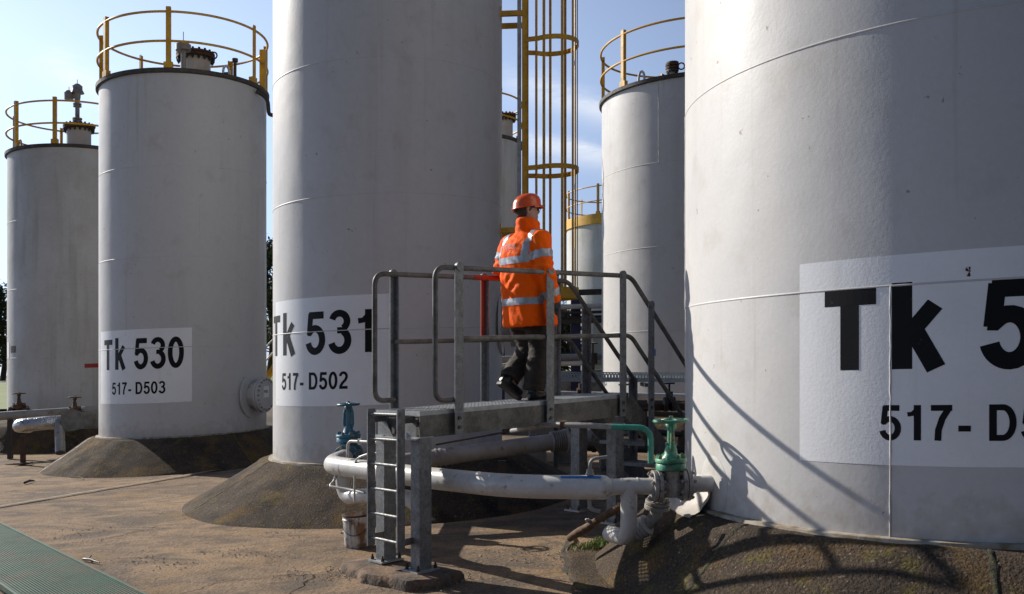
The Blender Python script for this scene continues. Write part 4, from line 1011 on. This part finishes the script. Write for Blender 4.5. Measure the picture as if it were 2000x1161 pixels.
# ------------------------------------------------------------------ the worker
def person():
    base = PL(1.02, .285, ZD); X0, Y0 = base.x, base.y
    fa = R(40); Fv = Vector((math.cos(fa), math.sin(fa), 0)); Lv = Vector((-math.sin(fa), math.cos(fa), 0))
    def Q(s, l, z): return Vector((X0, Y0, ZD)) + Fv * s + Lv * l + uz * z
    t = thing('person', 'worker in an orange high-visibility jacket, helmet and dark trousers walking on the platform', 'person', base)
    def ell(s, l, z, rs, rl, n=28, yaw=0., pitch=0., pw=2.0):
        out = []
        for k in range(n):
            a = 2 * math.pi * k / n; ca, sa = math.cos(a), math.sin(a)
            e = 2 / pw; ds = rs * math.copysign(abs(ca) ** e, ca); dl = rl * math.copysign(abs(sa) ** e, sa)
            d2 = ds * math.cos(yaw) - dl * math.sin(yaw); l2 = ds * math.sin(yaw) + dl * math.cos(yaw)
            out.append(Q(s + d2, l + l2, z + pitch * d2))
        return out
    def remesh(g, vox, sm, fn=None, name='x'):
        me = bpy.data.meshes.new(name); me.from_pydata([tuple(v) for v in g.v], [], g.f); me.update()
        ob = bpy.data.objects.new(name, me); S.collection.objects.link(ob)
        m1 = ob.modifiers.new('r', 'REMESH'); m1.mode = 'VOXEL'; m1.voxel_size = vox
        m2 = ob.modifiers.new('s', 'SMOOTH'); m2.factor = .5; m2.iterations = sm
        bpy.context.view_layer.update()
        dg = bpy.context.evaluated_depsgraph_get(); me2 = bpy.data.meshes.new_from_object(ob.evaluated_get(dg))
        bpy.data.objects.remove(ob); bpy.data.meshes.remove(me)
        out = MB(); nv = [Vector(v.co) for v in me2.vertices]; no = [Vector(v.normal) for v in me2.vertices]
        if fn: nv = [p + n * fn(p, n) for p, n in zip(nv, no)]
        out.add(nv, [tuple(p.vertices) for p in me2.polygons]); out.no = no; bpy.data.meshes.remove(me2); return out
    def limb(g, pts, rs, n=20, flat=None):
        g.tube(pts, rs, n)
    def loc(p):
        d = p - Vector((X0, Y0, ZD)); return d.dot(Fv), d.dot(Lv), d.z
    # joints
    shR, elR, wrR = Q(-.02, -.19, 1.37), Q(-.045, -.262, 1.10), Q(.085, -.238, .85)
    shL, elL, wrL = Q(-.02, .19, 1.37), Q(-.07, .262, 1.15), Q(.16, .20, 1.02)
    hipR, knR, anR, toR = Q(0, -.09, .80), Q(.065, -.09, .45), Q(.0, -.085, .09), Q(.17, -.10, .035)
    hipL, knL, anL, toL = Q(-.02, .09, .80), Q(.09, .10, .44), Q(-.115, .10, .19), Q(-.015, .10, .05)
    # body: one continuous skin (head, neck, trunk, limbs, hands)
    hd = Q(.0, .0, 1.64); hy = fa - R(28)
    Hf = Vector((math.cos(hy), math.sin(hy), 0)); Hl = Vector((-Hf.y, Hf.x, 0))
    def HQ(s, l, z): return hd + Hf * s + Hl * l + uz * z
    def hring(z, rs, rl, s0=0., n=24): return [HQ(s0 + rs * math.cos(2 * math.pi * k / n), rl * math.sin(2 * math.pi * k / n), z) for k in range(n)]
    g = MB()
    g.loft([hring(z, a, b, s0) for z, a, b, s0 in ((-.115, .03, .028, .055), (-.105, .055, .045, .035), (-.08, .078, .060, .014), (-.045, .088, .068, .004), (0, .094, .073, -.002), (.045, .096, .075, -.006), (.085, .084, .068, -.008), (.11, .05, .04, -.008), (.118, .012, .01, -.008))])
    g.tube([HQ(-.015, 0, -.06), Q(.0, 0, 1.50), Q(0, 0, 1.40)], [.056, .058, .07], 16)
    g.loft([[HQ(.085, .004 * sg_, -.002 + 0) for sg_ in (1, 1, 1)]] if False else [hring(-.035, .018, .016, .088, 10), hring(-.02, .022, .014, .092, 10), hring(.01, .012, .010, .084, 10)])   # nose
    g.tube([HQ(.078, -.028, -.062), HQ(.09, 0, -.062), HQ(.078, .028, -.062)], .009, 8)     # lips
    g.tube([HQ(.072, -.02, -.1), HQ(.082, 0, -.1), HQ(.072, .02, -.1)], .016, 8)             # chin
    for e in (-1, 1):
        g.tube([HQ(-.012, e * .070, -.035), HQ(-.018, e * .082, -.015), HQ(-.02, e * .084, .008), HQ(-.008, e * .076, .02), HQ(0, e * .072, 0)], [.009, .011, .012, .010, .008], 8)
    g.loft([ell(0, 0, .80, .10, .155), ell(0, 0, .95, .09, .14), ell(-.01, 0, 1.15, .10, .155), ell(-.01, 0, 1.32, .10, .175), ell(0, 0, 1.42, .07, .12), ell(0, 0, 1.47, .05, .055)])
    for a, b, c in ((shR, elR, wrR), (shL, elL, wrL)): limb(g, [a, b, c], [.05, .04, .028], 14)
    for a, b, c, d in ((hipR, knR, anR, toR), (hipL, knL, anL, toL)): limb(g, [a, b, c, c.lerp(d, .8)], [.08, .055, .038, .03], 14)
    for wr, el, e in ((wrR, elR, -1), (wrL, elL, 1)):                                        # hands, relaxed curl
        d = (wr - el).normalized(); d = (d * .75 + uz * -.55).normalized(); sd2 = d.cross(Lv).normalized()
        pc = wr + d * .05; g.tube([wr, wr + d * .04, wr + d * .09], [.026, .036, .034], 12)
        for k in range(4):
            o_ = sd2 * (.030 - .020 * k); ln = (.075, .085, .08, .062)[k]; r_ = .0088
            p0 = wr + d * .085 + o_; p1 = p0 + d * ln * .45 + Lv * (-e) * .008; p2 = p1 + d * ln * .3 + Lv * (-e) * .02; p3 = p2 + d * ln * .15 + Lv * (-e) * .02
            g.tube([p0, p1, p2, p3], [r_, r_, r_ * .9, r_ * .7], 8)
        p0 = wr + d * .03 + sd2 * .03; g.tube([p0, p0 + sd2 * .025 + d * .03, p0 + sd2 * .025 + d * .06 - Lv * e * .01], [.012, .010, .008], 8)
    bm_ = remesh(g, .007, 3, name='body')
    gloves = lambda p: min((p - wrR).length, (p - wrL).length) < .25 and loc(p)[2] < .93
    bm_.m = [1 if gloves(bm_.v[f[0]]) else 0 for f in bm_.f]
    mesh('body', bm_, [M['skin'], M['boot']], t, smooth=80)
    for e in (-1, 1):
        g = MB(); g.disc(HQ(.083, e * .032, -.002), .013, .012, Hf, 12); mesh('eye', g, M['glass'], t)
    # hair below the helmet
    g = MB(); g.loft([hring(z, a, b, s0) for z, a, b, s0 in ((-.065, .060, .058, -.032), (-.03, .082, .074, -.026), (.01, .094, .081, -.016), (.05, .10, .083, -.012), (.07, .09, .08, -.012))])
    hr = remesh(g, .006, 2, lambda p, n: .004 * noise.noise(p * 60), 'hair')
    mesh('hair', hr, M['hair'], t, smooth=80)
    # jacket
    g = MB()
    g.loft([ell(.02, -.01, .63, .20, .245, pw=2.4), ell(.018, -.01, .66, .204, .248, pw=2.4), ell(.005, -.005, .80, .195, .238, pw=2.4), ell(-.01, 0, .95, .188, .232, pw=2.4), ell(-.02, 0, 1.10, .188, .236, pw=2.4), ell(-.03, 0, 1.24, .184, .240, pw=2.4), ell(-.03, 0, 1.33, .162, .222, pw=2.3), ell(-.018, 0, 1.40, .125, .165), ell(.0, 0, 1.45, .092, .105), ell(.005, 0, 1.47, .08, .085)])
    g.loft([ell(.005, 0, 1.42, .115, .112), ell(.005, 0, 1.49, .108, .102, pitch=-.12), ell(.008, 0, 1.535, .110, .100, pitch=-.2), ell(.008, 0, 1.55, .100, .092, pitch=-.2)])
    for sh, el, wr, e in ((shR, elR, wrR, -1), (shL, elL, wrL, 1)):
        m1 = sh.lerp(el, .5); m2 = el.lerp(wr, .5)
        limb(g, [sh + Lv * (-e) * .06 + uz * .0, sh, m1, el, m2, wr, wr + (wr - el).normalized() * .02], [.09, .098, .094, .086, .080, .074, .070], 24)
    def fold(p, n):
        s, l, z = loc(p)
        q = Vector((s * 5, l * 5, z * 2.2)); a = noise.noise(q + Vector((3, 1, 7))) * .011
        a += abs(noise.noise(Vector((s * 11 + z * 6, l * 11 - z * 7, z * 6)))) * -.013
        a += noise.noise(Vector((s * 24, l * 24, z * 9))) * .004
        for el, k in ((elR, 1), (elL, 1)):
            dd = (p - el).length; a += .009 * math.exp(-(dd / .11) ** 2) * math.sin(z * 105 + s * 30)
        a += .006 * math.exp(-((z - 1.0) / .10) ** 2) * math.sin(z * 52 + 4 * math.sin(math.atan2(l, s) * 3))
        if z > 1.43 and abs(l) < .12: a += .0012 * math.sin(z * 120)
        return a
    jk = remesh(g, .010, 4, fold, 'jacket')
    def arm_t(p):
        best = None
        for sh, el, wr in ((shR, elR, wrR), (shL, elL, wrL)):
            for a, b, off in ((sh, el, 0), (el, wr, 1)):
                ab = b - a; k = max(0, min(1, (p - a).dot(ab) / ab.length_squared)); d = (p - a - ab * k).length
                if best is None or d < best[0]: best = (d, off + k)
        return best
    def is_band(p):
        s, l, z = loc(p); d, k = arm_t(p)
        on_arm = d < .115 and abs(l) > .185 + .0 * z and k > .12
        if on_arm and k > .12:
            if .46 < k < .70 or 1.62 < k < 1.84: return True
            if abs(l) < .2 and k < .4: pass
            return False
        zz = z + .25 * 0
        if 1.165 < zz < 1.225 or .812 < zz < .872: return True
        if z > 1.22 and .135 < abs(l) < .190: return True
        return False
    bands = MB(); base_f = []
    tri = [(sum((jk.v[i] for i in f), Vector()) / len(f)) for f in jk.f]
    used = {}
    for f, c in zip(jk.f, tri):
        if is_band(c):
            ids = []
            for i in f:
                if i not in used: used[i] = len(bands.v); bands.v.append(jk.v[i] + jk.no[i] * .0025)
                ids.append(used[i])
            bands.f.append(ids); bands.m.append(0)
    jo = mesh('jacket', jk, M['jacket'], t, smooth=80)
    mesh('reflective_tape', bands, M['refl'], jo, smooth=80)
    # faint lettering on the back yoke
    st, wd = text_strips('TOTAL', .18); g = MB(); sc = .17 / wd
    for li, Ls in st:
        vs = []
        for pr in Ls:
            for v in pr:
                l = .075 - v.x * sc; z = 1.29 + v.y * .04 - l * .0
                x = -.178 * (max(0, 1 - (abs(l) / .235) ** 2.3)) ** (1 / 2.3) - .036
                vs.append(Q(x - .004 - .001 * li, l, z))
        g.add(vs, [(2 * i, 2 * i + 2, 2 * i + 3, 2 * i + 1) for i in range(len(Ls) - 1)])
    mesh('back_lettering', g, M['refl'], jo, smooth=0)
    # hem flap in front, seen low on the right
    # trousers
    g = MB()
    g.loft([ell(0, 0, .60, .12, .17), ell(0, 0, .70, .125, .17), ell(0, 0, .82, .12, .165)])
    for hp, kn, an in ((hipR, knR, anR), (hipL, knL, anL)):
        dn_ = (an - kn).normalized()
        limb(g, [hp, hp.lerp(kn, .5), kn, kn.lerp(an, .5), kn.lerp(an, .85), an + dn_ * .01], [.115, .112, .100, .098, .098, .10], 24)
    def tf(p, n):
        s, l, z = loc(p); return noise.noise(Vector((s * 9, l * 9, z * 7))) * .010 - abs(noise.noise(Vector((s * 8, l * 8 + z * 5, z * 22)))) * .016
    mesh('trousers', remesh(g, .010, 3, tf, 'trousers'), M['trous'], t, smooth=80)
    # boots
    for an, to, e in ((anR, toR, -1), (anL, toL, 1)):
        d = (to - an); flat = Vector((d.x, d.y, 0)).normalized(); g = MB()
        if e == -1:
            heel = an + uz * -.055 - flat * .06; toe = an - uz * .05 + flat * .19; upv = uz
        else:
            dd = d.normalized(); heel = an - dd * .045 - flat * .07 + uz * -.03; toe = to + dd * .06 - uz * .005; toe.z = ZD + .045; upv = uz
        ax = (toe - heel); sdv = ax.cross(uz).normalized(); upn = sdv.cross(ax).normalized()
        rings = []
        for k, (wv, hv) in ((0, (.022, .022)), (.06, (.036, .045)), (.25, (.040, .05)), (.45, (.038, .042)), (.7, (.048, .038)), (.9, (.045, .034)), (1, (.024, .018))):
            c = heel + ax * k; rings.append([c + sdv * wv * math.cos(2 * math.pi * j / 16) + upn * (hv * math.sin(2 * math.pi * j / 16)) for j in range(16)])
        g.loft(rings); g.tube([heel + ax * .22, an + (an - an) + uz * .03], [.045, .05], 14)
        mesh('boot', remesh(g, .006, 2, name='boot'), M['boot'], t, smooth=80)
        g = MB(); rings = []
        for k, wv in ((0, .03), (.1, .040), (.45, .036), (.72, .050), (.95, .044), (1.02, .02)):
            c = heel + ax * k - upn * .043; rings.append([c + sdv * wv * a + upn * b for a, b in ((-1, -.012), (1, -.012), (1, .012), (-1, .012))])
        g.loft(rings); mesh('boot_sole', g, M['dark'], t, smooth=30)
    # helmet
    g = MB(); n = 40; rings = []
    for z, a, b in ((.030, .128, .112), (.040, .124, .108), (.075, .121, .105), (.105, .108, .094), (.128, .085, .074), (.143, .052, .046), (.150, .012, .012)):
        rg = []
        for k in range(n):
            an = 2 * math.pi * k / n; ca, sa = math.cos(an), math.sin(an)
            tilt = -.10 * ca * a
            rg.append(HQ(-.006 + a * ca, b * sa * (1 + .0 * ca), z - .012 + (.0 if z > .05 else .0) + .12 * a * ca + .004 * (abs(sa) < .16) * (z > .07)))
        rings.append(rg)
    g.loft(rings, cap=False); h = mesh('helmet', g, M['orangeh'], t, smooth=60)
    g = MB(); vs = []; m = 18
    for k in range(m + 1):
        an = R(-68 + 136 * k / m); ca, sa = math.cos(an), math.sin(an); bulge = .028 * max(0, math.cos(an * 1.3))
        for (rr2, dz) in ((0, .002), (1, -.004), (1, -.009), (0, -.004)):
            vs.append(HQ(-.006 + (.126 + bulge * rr2) * ca, (.110 + bulge * .6 * rr2) * sa, .018 + dz + .12 * .126 * ca - .01 * rr2))
    fs = []
    for k in range(m):
        for j in range(4): fs.append((4 * k + j, 4 * (k + 1) + j, 4 * (k + 1) + (j + 1) % 4, 4 * k + (j + 1) % 4))
    g.add(vs, fs); mesh('peak', g, M['orangeh'], h, smooth=60)
    g = MB(); g.tube([HQ(.006 + .132 * math.cos(a), .115 * math.sin(a), .014 + .12 * .13 * math.cos(a)) - Hf * .012 for a in [2 * math.pi * k / 40 for k in range(40)]], .0045, 6, closed=True); mesh('rain_gutter', g, M['orangeh'], h)
    g = MB(); g.lathe([(.0, 0)], HQ(0, 0, 0)) if False else g.tube([HQ(-.112, .03 * k, -.012) for k in (-1, 0, 1)], [.012, .014, .012], 10); mesh('ratchet', g, M['dark'], h)
    # spectacles
    g = MB()
    for e in (-1, 1):
        g.tube([HQ(.10 + .0 * math.cos(a), e * .034 + .024 * math.cos(a), -.004 + .018 * math.sin(a)) for a in [2 * math.pi * k / 14 for k in range(14)]], .0022, 5, closed=True)
        g.tube([HQ(.10, e * .056, .002), HQ(.0, e * .079, .006)], .0022, 5)
    g.tube([HQ(.102, -.011, 0), HQ(.102, .011, 0)], .002, 5); mesh('spectacles', g, M['glass'], t)
person()

# ------------------------------------------------------------------ far side clutter
# horizontal perforated cable tray crossing in front of the tank behind the stairs
a_, b_ = P(1036, 736, 12.6), P(1420, 738, 13.2)
t = thing('cable_tray', 'galvanised perforated cable tray crossing behind the stairs', 'cable tray', (a_ + b_) / 2)
g = MB(); d_ = (b_ - a_).normalized(); n_ = Vector((-d_.y, d_.x, 0)); ln = (b_ - a_).length
# side flange as strips around slots
k = int(ln / .045)
for sgn in (0, 1):
    o_ = n_ * (.3 * sgn)
    for z0, z1 in ((.055, .068), (.030, .042), (-.068, -.010)): g.beam(a_ + o_ + uz * (z0 + z1) / 2, b_ + o_ + uz * (z0 + z1) / 2, .003, z1 - z0)
    for i in range(k):
        p = a_.lerp(b_, (i + .5) / k) + o_
        g.obox(p + uz * .0485, d_ * .011, n_ * .0015, uz * .007); g.obox(p + uz * .010 + d_ * .02, d_ * .013, n_ * .0015, uz * .02)
g.beam(a_ + n_ * .15 - uz * .066, b_ + n_ * .15 - uz * .066, .3, .004); mesh('tray', g, M['trayg'], t, smooth=0)
for px in (1085, 1270, 1400):
    q = P(px, 752, 12.9); g = MB(); g.beam(Vector((q.x, q.y, 0)), Vector((q.x, q.y, q.z - .02)), .06, .06); g.beam(Vector((q.x - .08, q.y - .2, q.z + .005)), Vector((q.x - .08, q.y + .3, q.z + .005)), .05, .05); mesh('support_post', g, M['galvd'], t, smooth=0)
# pipe rack further back with navy posts
t = thing('pipe_rack', 'pipe rack with navy blue posts between the tanks behind the platform', 'pipe rack', (1.2, 19, 0))
for px, wd in ((981, .09), (1124, .19), (1236, .19)):
    top = P(px, 578, 19.4); g = MB(); g.box((top.x, 19.4, top.z / 2), (wd, .19, top.z)); g.box((top.x, 19.31, top.z / 2), (wd + .02, .012, top.z)); mesh('post', g, M['navy'], t, smooth=0)
for py, r_, m_ in ((576, .06, 'dark'), (632, .05, 'dark')):
    g = MB(); g.beam(P(970, py, 19.25), P(1300, py - 9, 19.25), .1, r_ * 2); mesh('cross_beam', g, M[m_], t, smooth=0)
for py, r_, m_, Y in ((601, .055, 'pipe', 19.1), (613, .03, 'dark', 19.1), (700, .07, 'pipeg', 18.6), (712, .05, 'pipe', 18.4), (622, .03, 'dark', 19.2)):
    g = MB(); g.tube([P(965, py + 3, Y), P(1290, py - 7, Y)], r_, 12); mesh('pipe', g, M[m_], t)
for px in (1060, 1082, 1158):
    q = P(px, 712, 18.3); g = MB(); g.disc(q + uz * .12, .09, .22, n=12); g.disc(q, .14, .05, (1, 0, 0), 12); g.tube([q + uz * .2, q + uz * .42], .02, 6); g.ring(q + uz * .42, .09, .012, 16); mesh('valve', g, M['dark'], t)
# low pipework under the tray
t = thing('low_pipework', 'tangle of rusty and grey low pipes on the ground behind the stairs', 'pipework', (1.6, 12, 0))
for (p0, p1, Y0_, Y1_, r_, m_) in (((1180, 797), (1420, 793), 12.2, 12.6, .055, 'rust'), ((1100, 846), (1420, 848), 11.6, 11.8, .04, 'pipeg'), ((1120, 800), (1400, 815), 13.6, 13.8, .045, 'dark'),
                              ((1040, 815), (1420, 860), 11.2, 11.2, .035, 'dark'), ((1100, 872), (1360, 880), 11.0, 11.0, .05, 'dark'), ((1040, 770), (1400, 778), 14.6, 14.9, .06, 'pipe'), ((1060, 783), (1400, 790), 14.2, 14.2, .05, 'dark')):
    g = MB(); g.tube([P(*p0, Y0_), P(*p1, Y1_)], r_, 12); mesh('pipe', g, M[m_], t)
for px, py, Y in ((1212, 793, 12.1), (1300, 790, 12.3), (1250, 842, 11.6), (1160, 868, 11.0), (1330, 868, 11.2), (1130, 770, 14.5), (1072, 768, 14.5)):
    q = P(px, py, Y); g = MB(); g.disc(q, .10, .05, (1, 0, 0), 14); g.disc(q + Vector((.1, 0, 0)), .10, .05, (1, 0, 0), 14); g.disc(q + Vector((.05, 0, .09)), .05, .16, n=10); g.tube([q + Vector((.05, 0, .1)), q + Vector((.05, 0, .28))], .014, 6); g.ring(q + Vector((.05, 0, .28)), .07, .01, 14)
    mesh('valve', g, M['rust'] if px % 4 else M['dark'], t)
for px, Y, h_, m_ in ((1050, 14.0, .75, 'stone'), (1105, 13.8, .5, 'cladd'), (1190, 12.8, .45, 'cladd')):
    q = P(px, 800, Y); g = MB(); g.box((q.x, q.y, h_ / 2), (.26, .3, h_)); g.box((q.x, q.y, h_ + .02), (.30, .34, .04)); mesh('plinth_block', g, M[m_], t, smooth=0)
# pipework at the left edge
t = thing('clad_pipe', 'silver clad pipe elbow at the left edge with a rusty prop', 'pipe', P(80, 830, 17.2))
PI('cladding', M['alu'], bend([P(28, 832, 16.6) + Vector((0, .5, -.05)), P(36, 832, 16.5), P(85, 827, 16.6), P(130, 824, 16.8), P(180, 823, 17)], .12), .125, 20)
PI('down_pipe', M['pipeg'], [P(116, 826, 16.6), P(118, 885, 16.3)], .085, 16)
g = MB(); q = P(45, 845, 16.5); g.beam((q.x, q.y, 0), (q.x, q.y, .55), .07, .07); g.box((q.x, q.y, .03), (.25, .2, .03)); mesh('prop', g, M['rust'], t, smooth=0)
t = thing('valve_box', 'dull clad valve cover box joined to the left side of the Tk 530 tank', 'cover', P(155, 830, 16.8))
g = MB()
g.loft([[P(118, y, Y) for y, Y in ((803, 16.5), (803, 17.1), (836, 17.1), (845, 16.5))], [P(141, y, Y) for y, Y in ((798, 16.5), (798, 17.1), (836, 17.1), (842, 16.5))], [P(160, y, Y) for y, Y in ((805, 16.5), (805, 17.1), (832, 17.1), (838, 16.5))], [P(200, y, Y) for y, Y in ((797, 16.5), (797, 17.1), (832, 17.1), (838, 16.5))]])
mesh('cladding', g, M['cladd'], t, smooth=20)
t = thing('bypass_pipe', 'grey pipe passing low in front of the leftmost tank', 'pipe', P(60, 815, 17.8)); PI('run', M['pipeg'], [P(-60, 818, 17.6), P(0, 813, 17.8), P(125, 805, 18.2), P(190, 801, 18.4)], .085, 14)
g = MB(); q = P(20, 820, 17.8); g.beam((q.x, q.y, 0), (q.x, q.y, q.z), .08, .08); mesh('prop', g, M['dark'], t, smooth=0)
gate_valve('gate_valve', 'rusty brown gate valve in front of the leftmost tank, nearest the left edge', P(37, 806, 18.2), Vector((1, .1, 0)), M['rust'], M['rust'], fr=.13, L_=.26, zw=.38, wr=.125)
gate_valve('gate_valve', 'rusty gate valve poking up behind the clad cover box left of Tk 530', P(146, 812, 18.0), Vector((1, .1, 0)), M['rust'], M['rust'], fr=.12, L_=.24, zw=.36, wr=.125)
# concrete bund wall behind the rear row
g = MB(); g.box((3.0, 24.6, .55), (17, .25, 1.15)); g.box((3.0, 24.6, 1.15), (17.1, .33, .06))
o = mesh('bund_wall', g, M['cladd'], base=(3, 24.6, 0), smooth=0); tag(o, 'low drab concrete bund wall at the back of the yard behind the pipe rack', 'wall')
# hose loop and little sample line near the Tk 530 base are left out

# ------------------------------------------------------------------ trees beyond the site
def tree(x, y, h, cw, label, leafm, dens=1.0, bare=False, seed=0, name='tree', z0=1.2):
    r2 = random.Random(seed); t = thing(name, label, 'tree', (x, y, z0), 'trees beyond the tank yard')
    g = MB(); ps = [Vector((x + .15 * math.sin(i), y, z0 + h * .8 * i / 6)) for i in range(7)]; g.tube(ps, [.20 * h / 8 * (1 - i / 8) for i in range(7)], 8)
    tips = []
    for i in range(46 if bare else 34):
        k = r2.uniform(.15, 1); p = ps[0].lerp(ps[-1], k); a = r2.uniform(0, 6.28); ln = cw * (1.15 - k * .75) * r2.uniform(.5, 1.0)
        q = p + Vector((math.cos(a) * ln, math.sin(a) * ln, ln * r2.uniform(.25, .8))); m_ = p.lerp(q, .5) + Vector((0, 0, -.08 * ln))
        g.tube([p, m_, q], [.035 * h / 8, .022 * h / 8, .008], 5); tips.append((p, q))
        for j in range(5 if bare else 2):
            b = m_.lerp(q, r2.random()); e = b + Vector((r2.gauss(0, .35), r2.gauss(0, .35), r2.uniform(.1, .6))) * ln * .4; g.tube([b, e], [.012, .005], 4); tips.append((b, e))
    mesh('trunk', g, M['bark'], t, smooth=60)
    g = MB(); n = int((260 if bare else 5200) * dens)
    for i in range(n):
        p, q = tips[r2.randrange(len(tips))]; c = p.lerp(q, r2.uniform(.35, 1.1)) + Vector((r2.gauss(0, .22), r2.gauss(0, .22), r2.gauss(0, .2)))
        u = Vector((r2.gauss(0, 1), r2.gauss(0, 1), r2.gauss(0, 1))).normalized(); v = u.cross(Vector((r2.gauss(0, 1), r2.gauss(0, 1), r2.gauss(0, 1)))).normalized(); s_ = r2.uniform(.05, .12)
        g.add([c - u * s_, c + v * s_ * .6, c + u * s_, c - v * s_ * .6], [(0, 1, 2, 3)])
    mesh('crown', g, leafm, t, smooth=0)
tree(P(-62, 700, 56).x, 56, 8.6, 2.8, 'broad dark tree at the left picture edge beyond the grass bank', M['leaf'], 3.0, seed=3)
tree(P(5, 700, 58).x, 58, 7.4, 2.6, 'dark green tree touching the left side of the leftmost tank', M['leaf'], 3.0, seed=4)
tree(P(-160, 700, 60).x, 60, 9.0, 3.0, 'tall dark tree outside the left picture edge', M['leaf'], 1.0, seed=5)
tree(P(527, 700, 44).x, 44, 7.6, 1.9, 'dark tree seen in the narrow gap between tanks Tk 530 and Tk 531', M['leaf'], 1.5, seed=6)
tree(P(1092, 700, 62).x, 62, 7.4, 2.2, 'bare twiggy tree behind the ladder cage, right of the worker', M['leafy'], 1.0, bare=True, seed=8)
tree(P(1062, 700, 66).x, 66, 5.8, 2.0, 'low bare tree directly behind the worker', M['leafy'], 1.0, bare=True, seed=9)
# yellow stair rail and steps glimpsed between Tk 530 and Tk 531
t = thing('far_stair', 'small stair with thin rails glimpsed between the Tk 530 and Tk 531 tanks', 'stair', P(526, 745, 22))
g = MB(); g.beam(P(505, 762, 22), P(548, 700, 22), .3, .10); mesh('stringer', g, M['yellow'], t, smooth=0)
for dy in (0, -26): g = MB(); g.tube([P(505, 722 + dy, 22), P(548, 672 + dy, 22)], .02, 8); mesh('rail', g, M['galvl'], t)
for k, (px, Y, h_, lab) in enumerate(((1046, 31, 2.1, 'olive shrub behind the worker, left one of a pair'), (1088, 32, 2.6, 'taller olive shrub behind the worker near the navy rack post'), (1000, 33, 2.2, 'olive shrub glimpsed behind the caged ladder foot'))):
    tree(P(px, 700, Y).x, Y, h_, .9, lab, M['leafy'], .6, seed=20 + k, name='shrub', z0=.75)
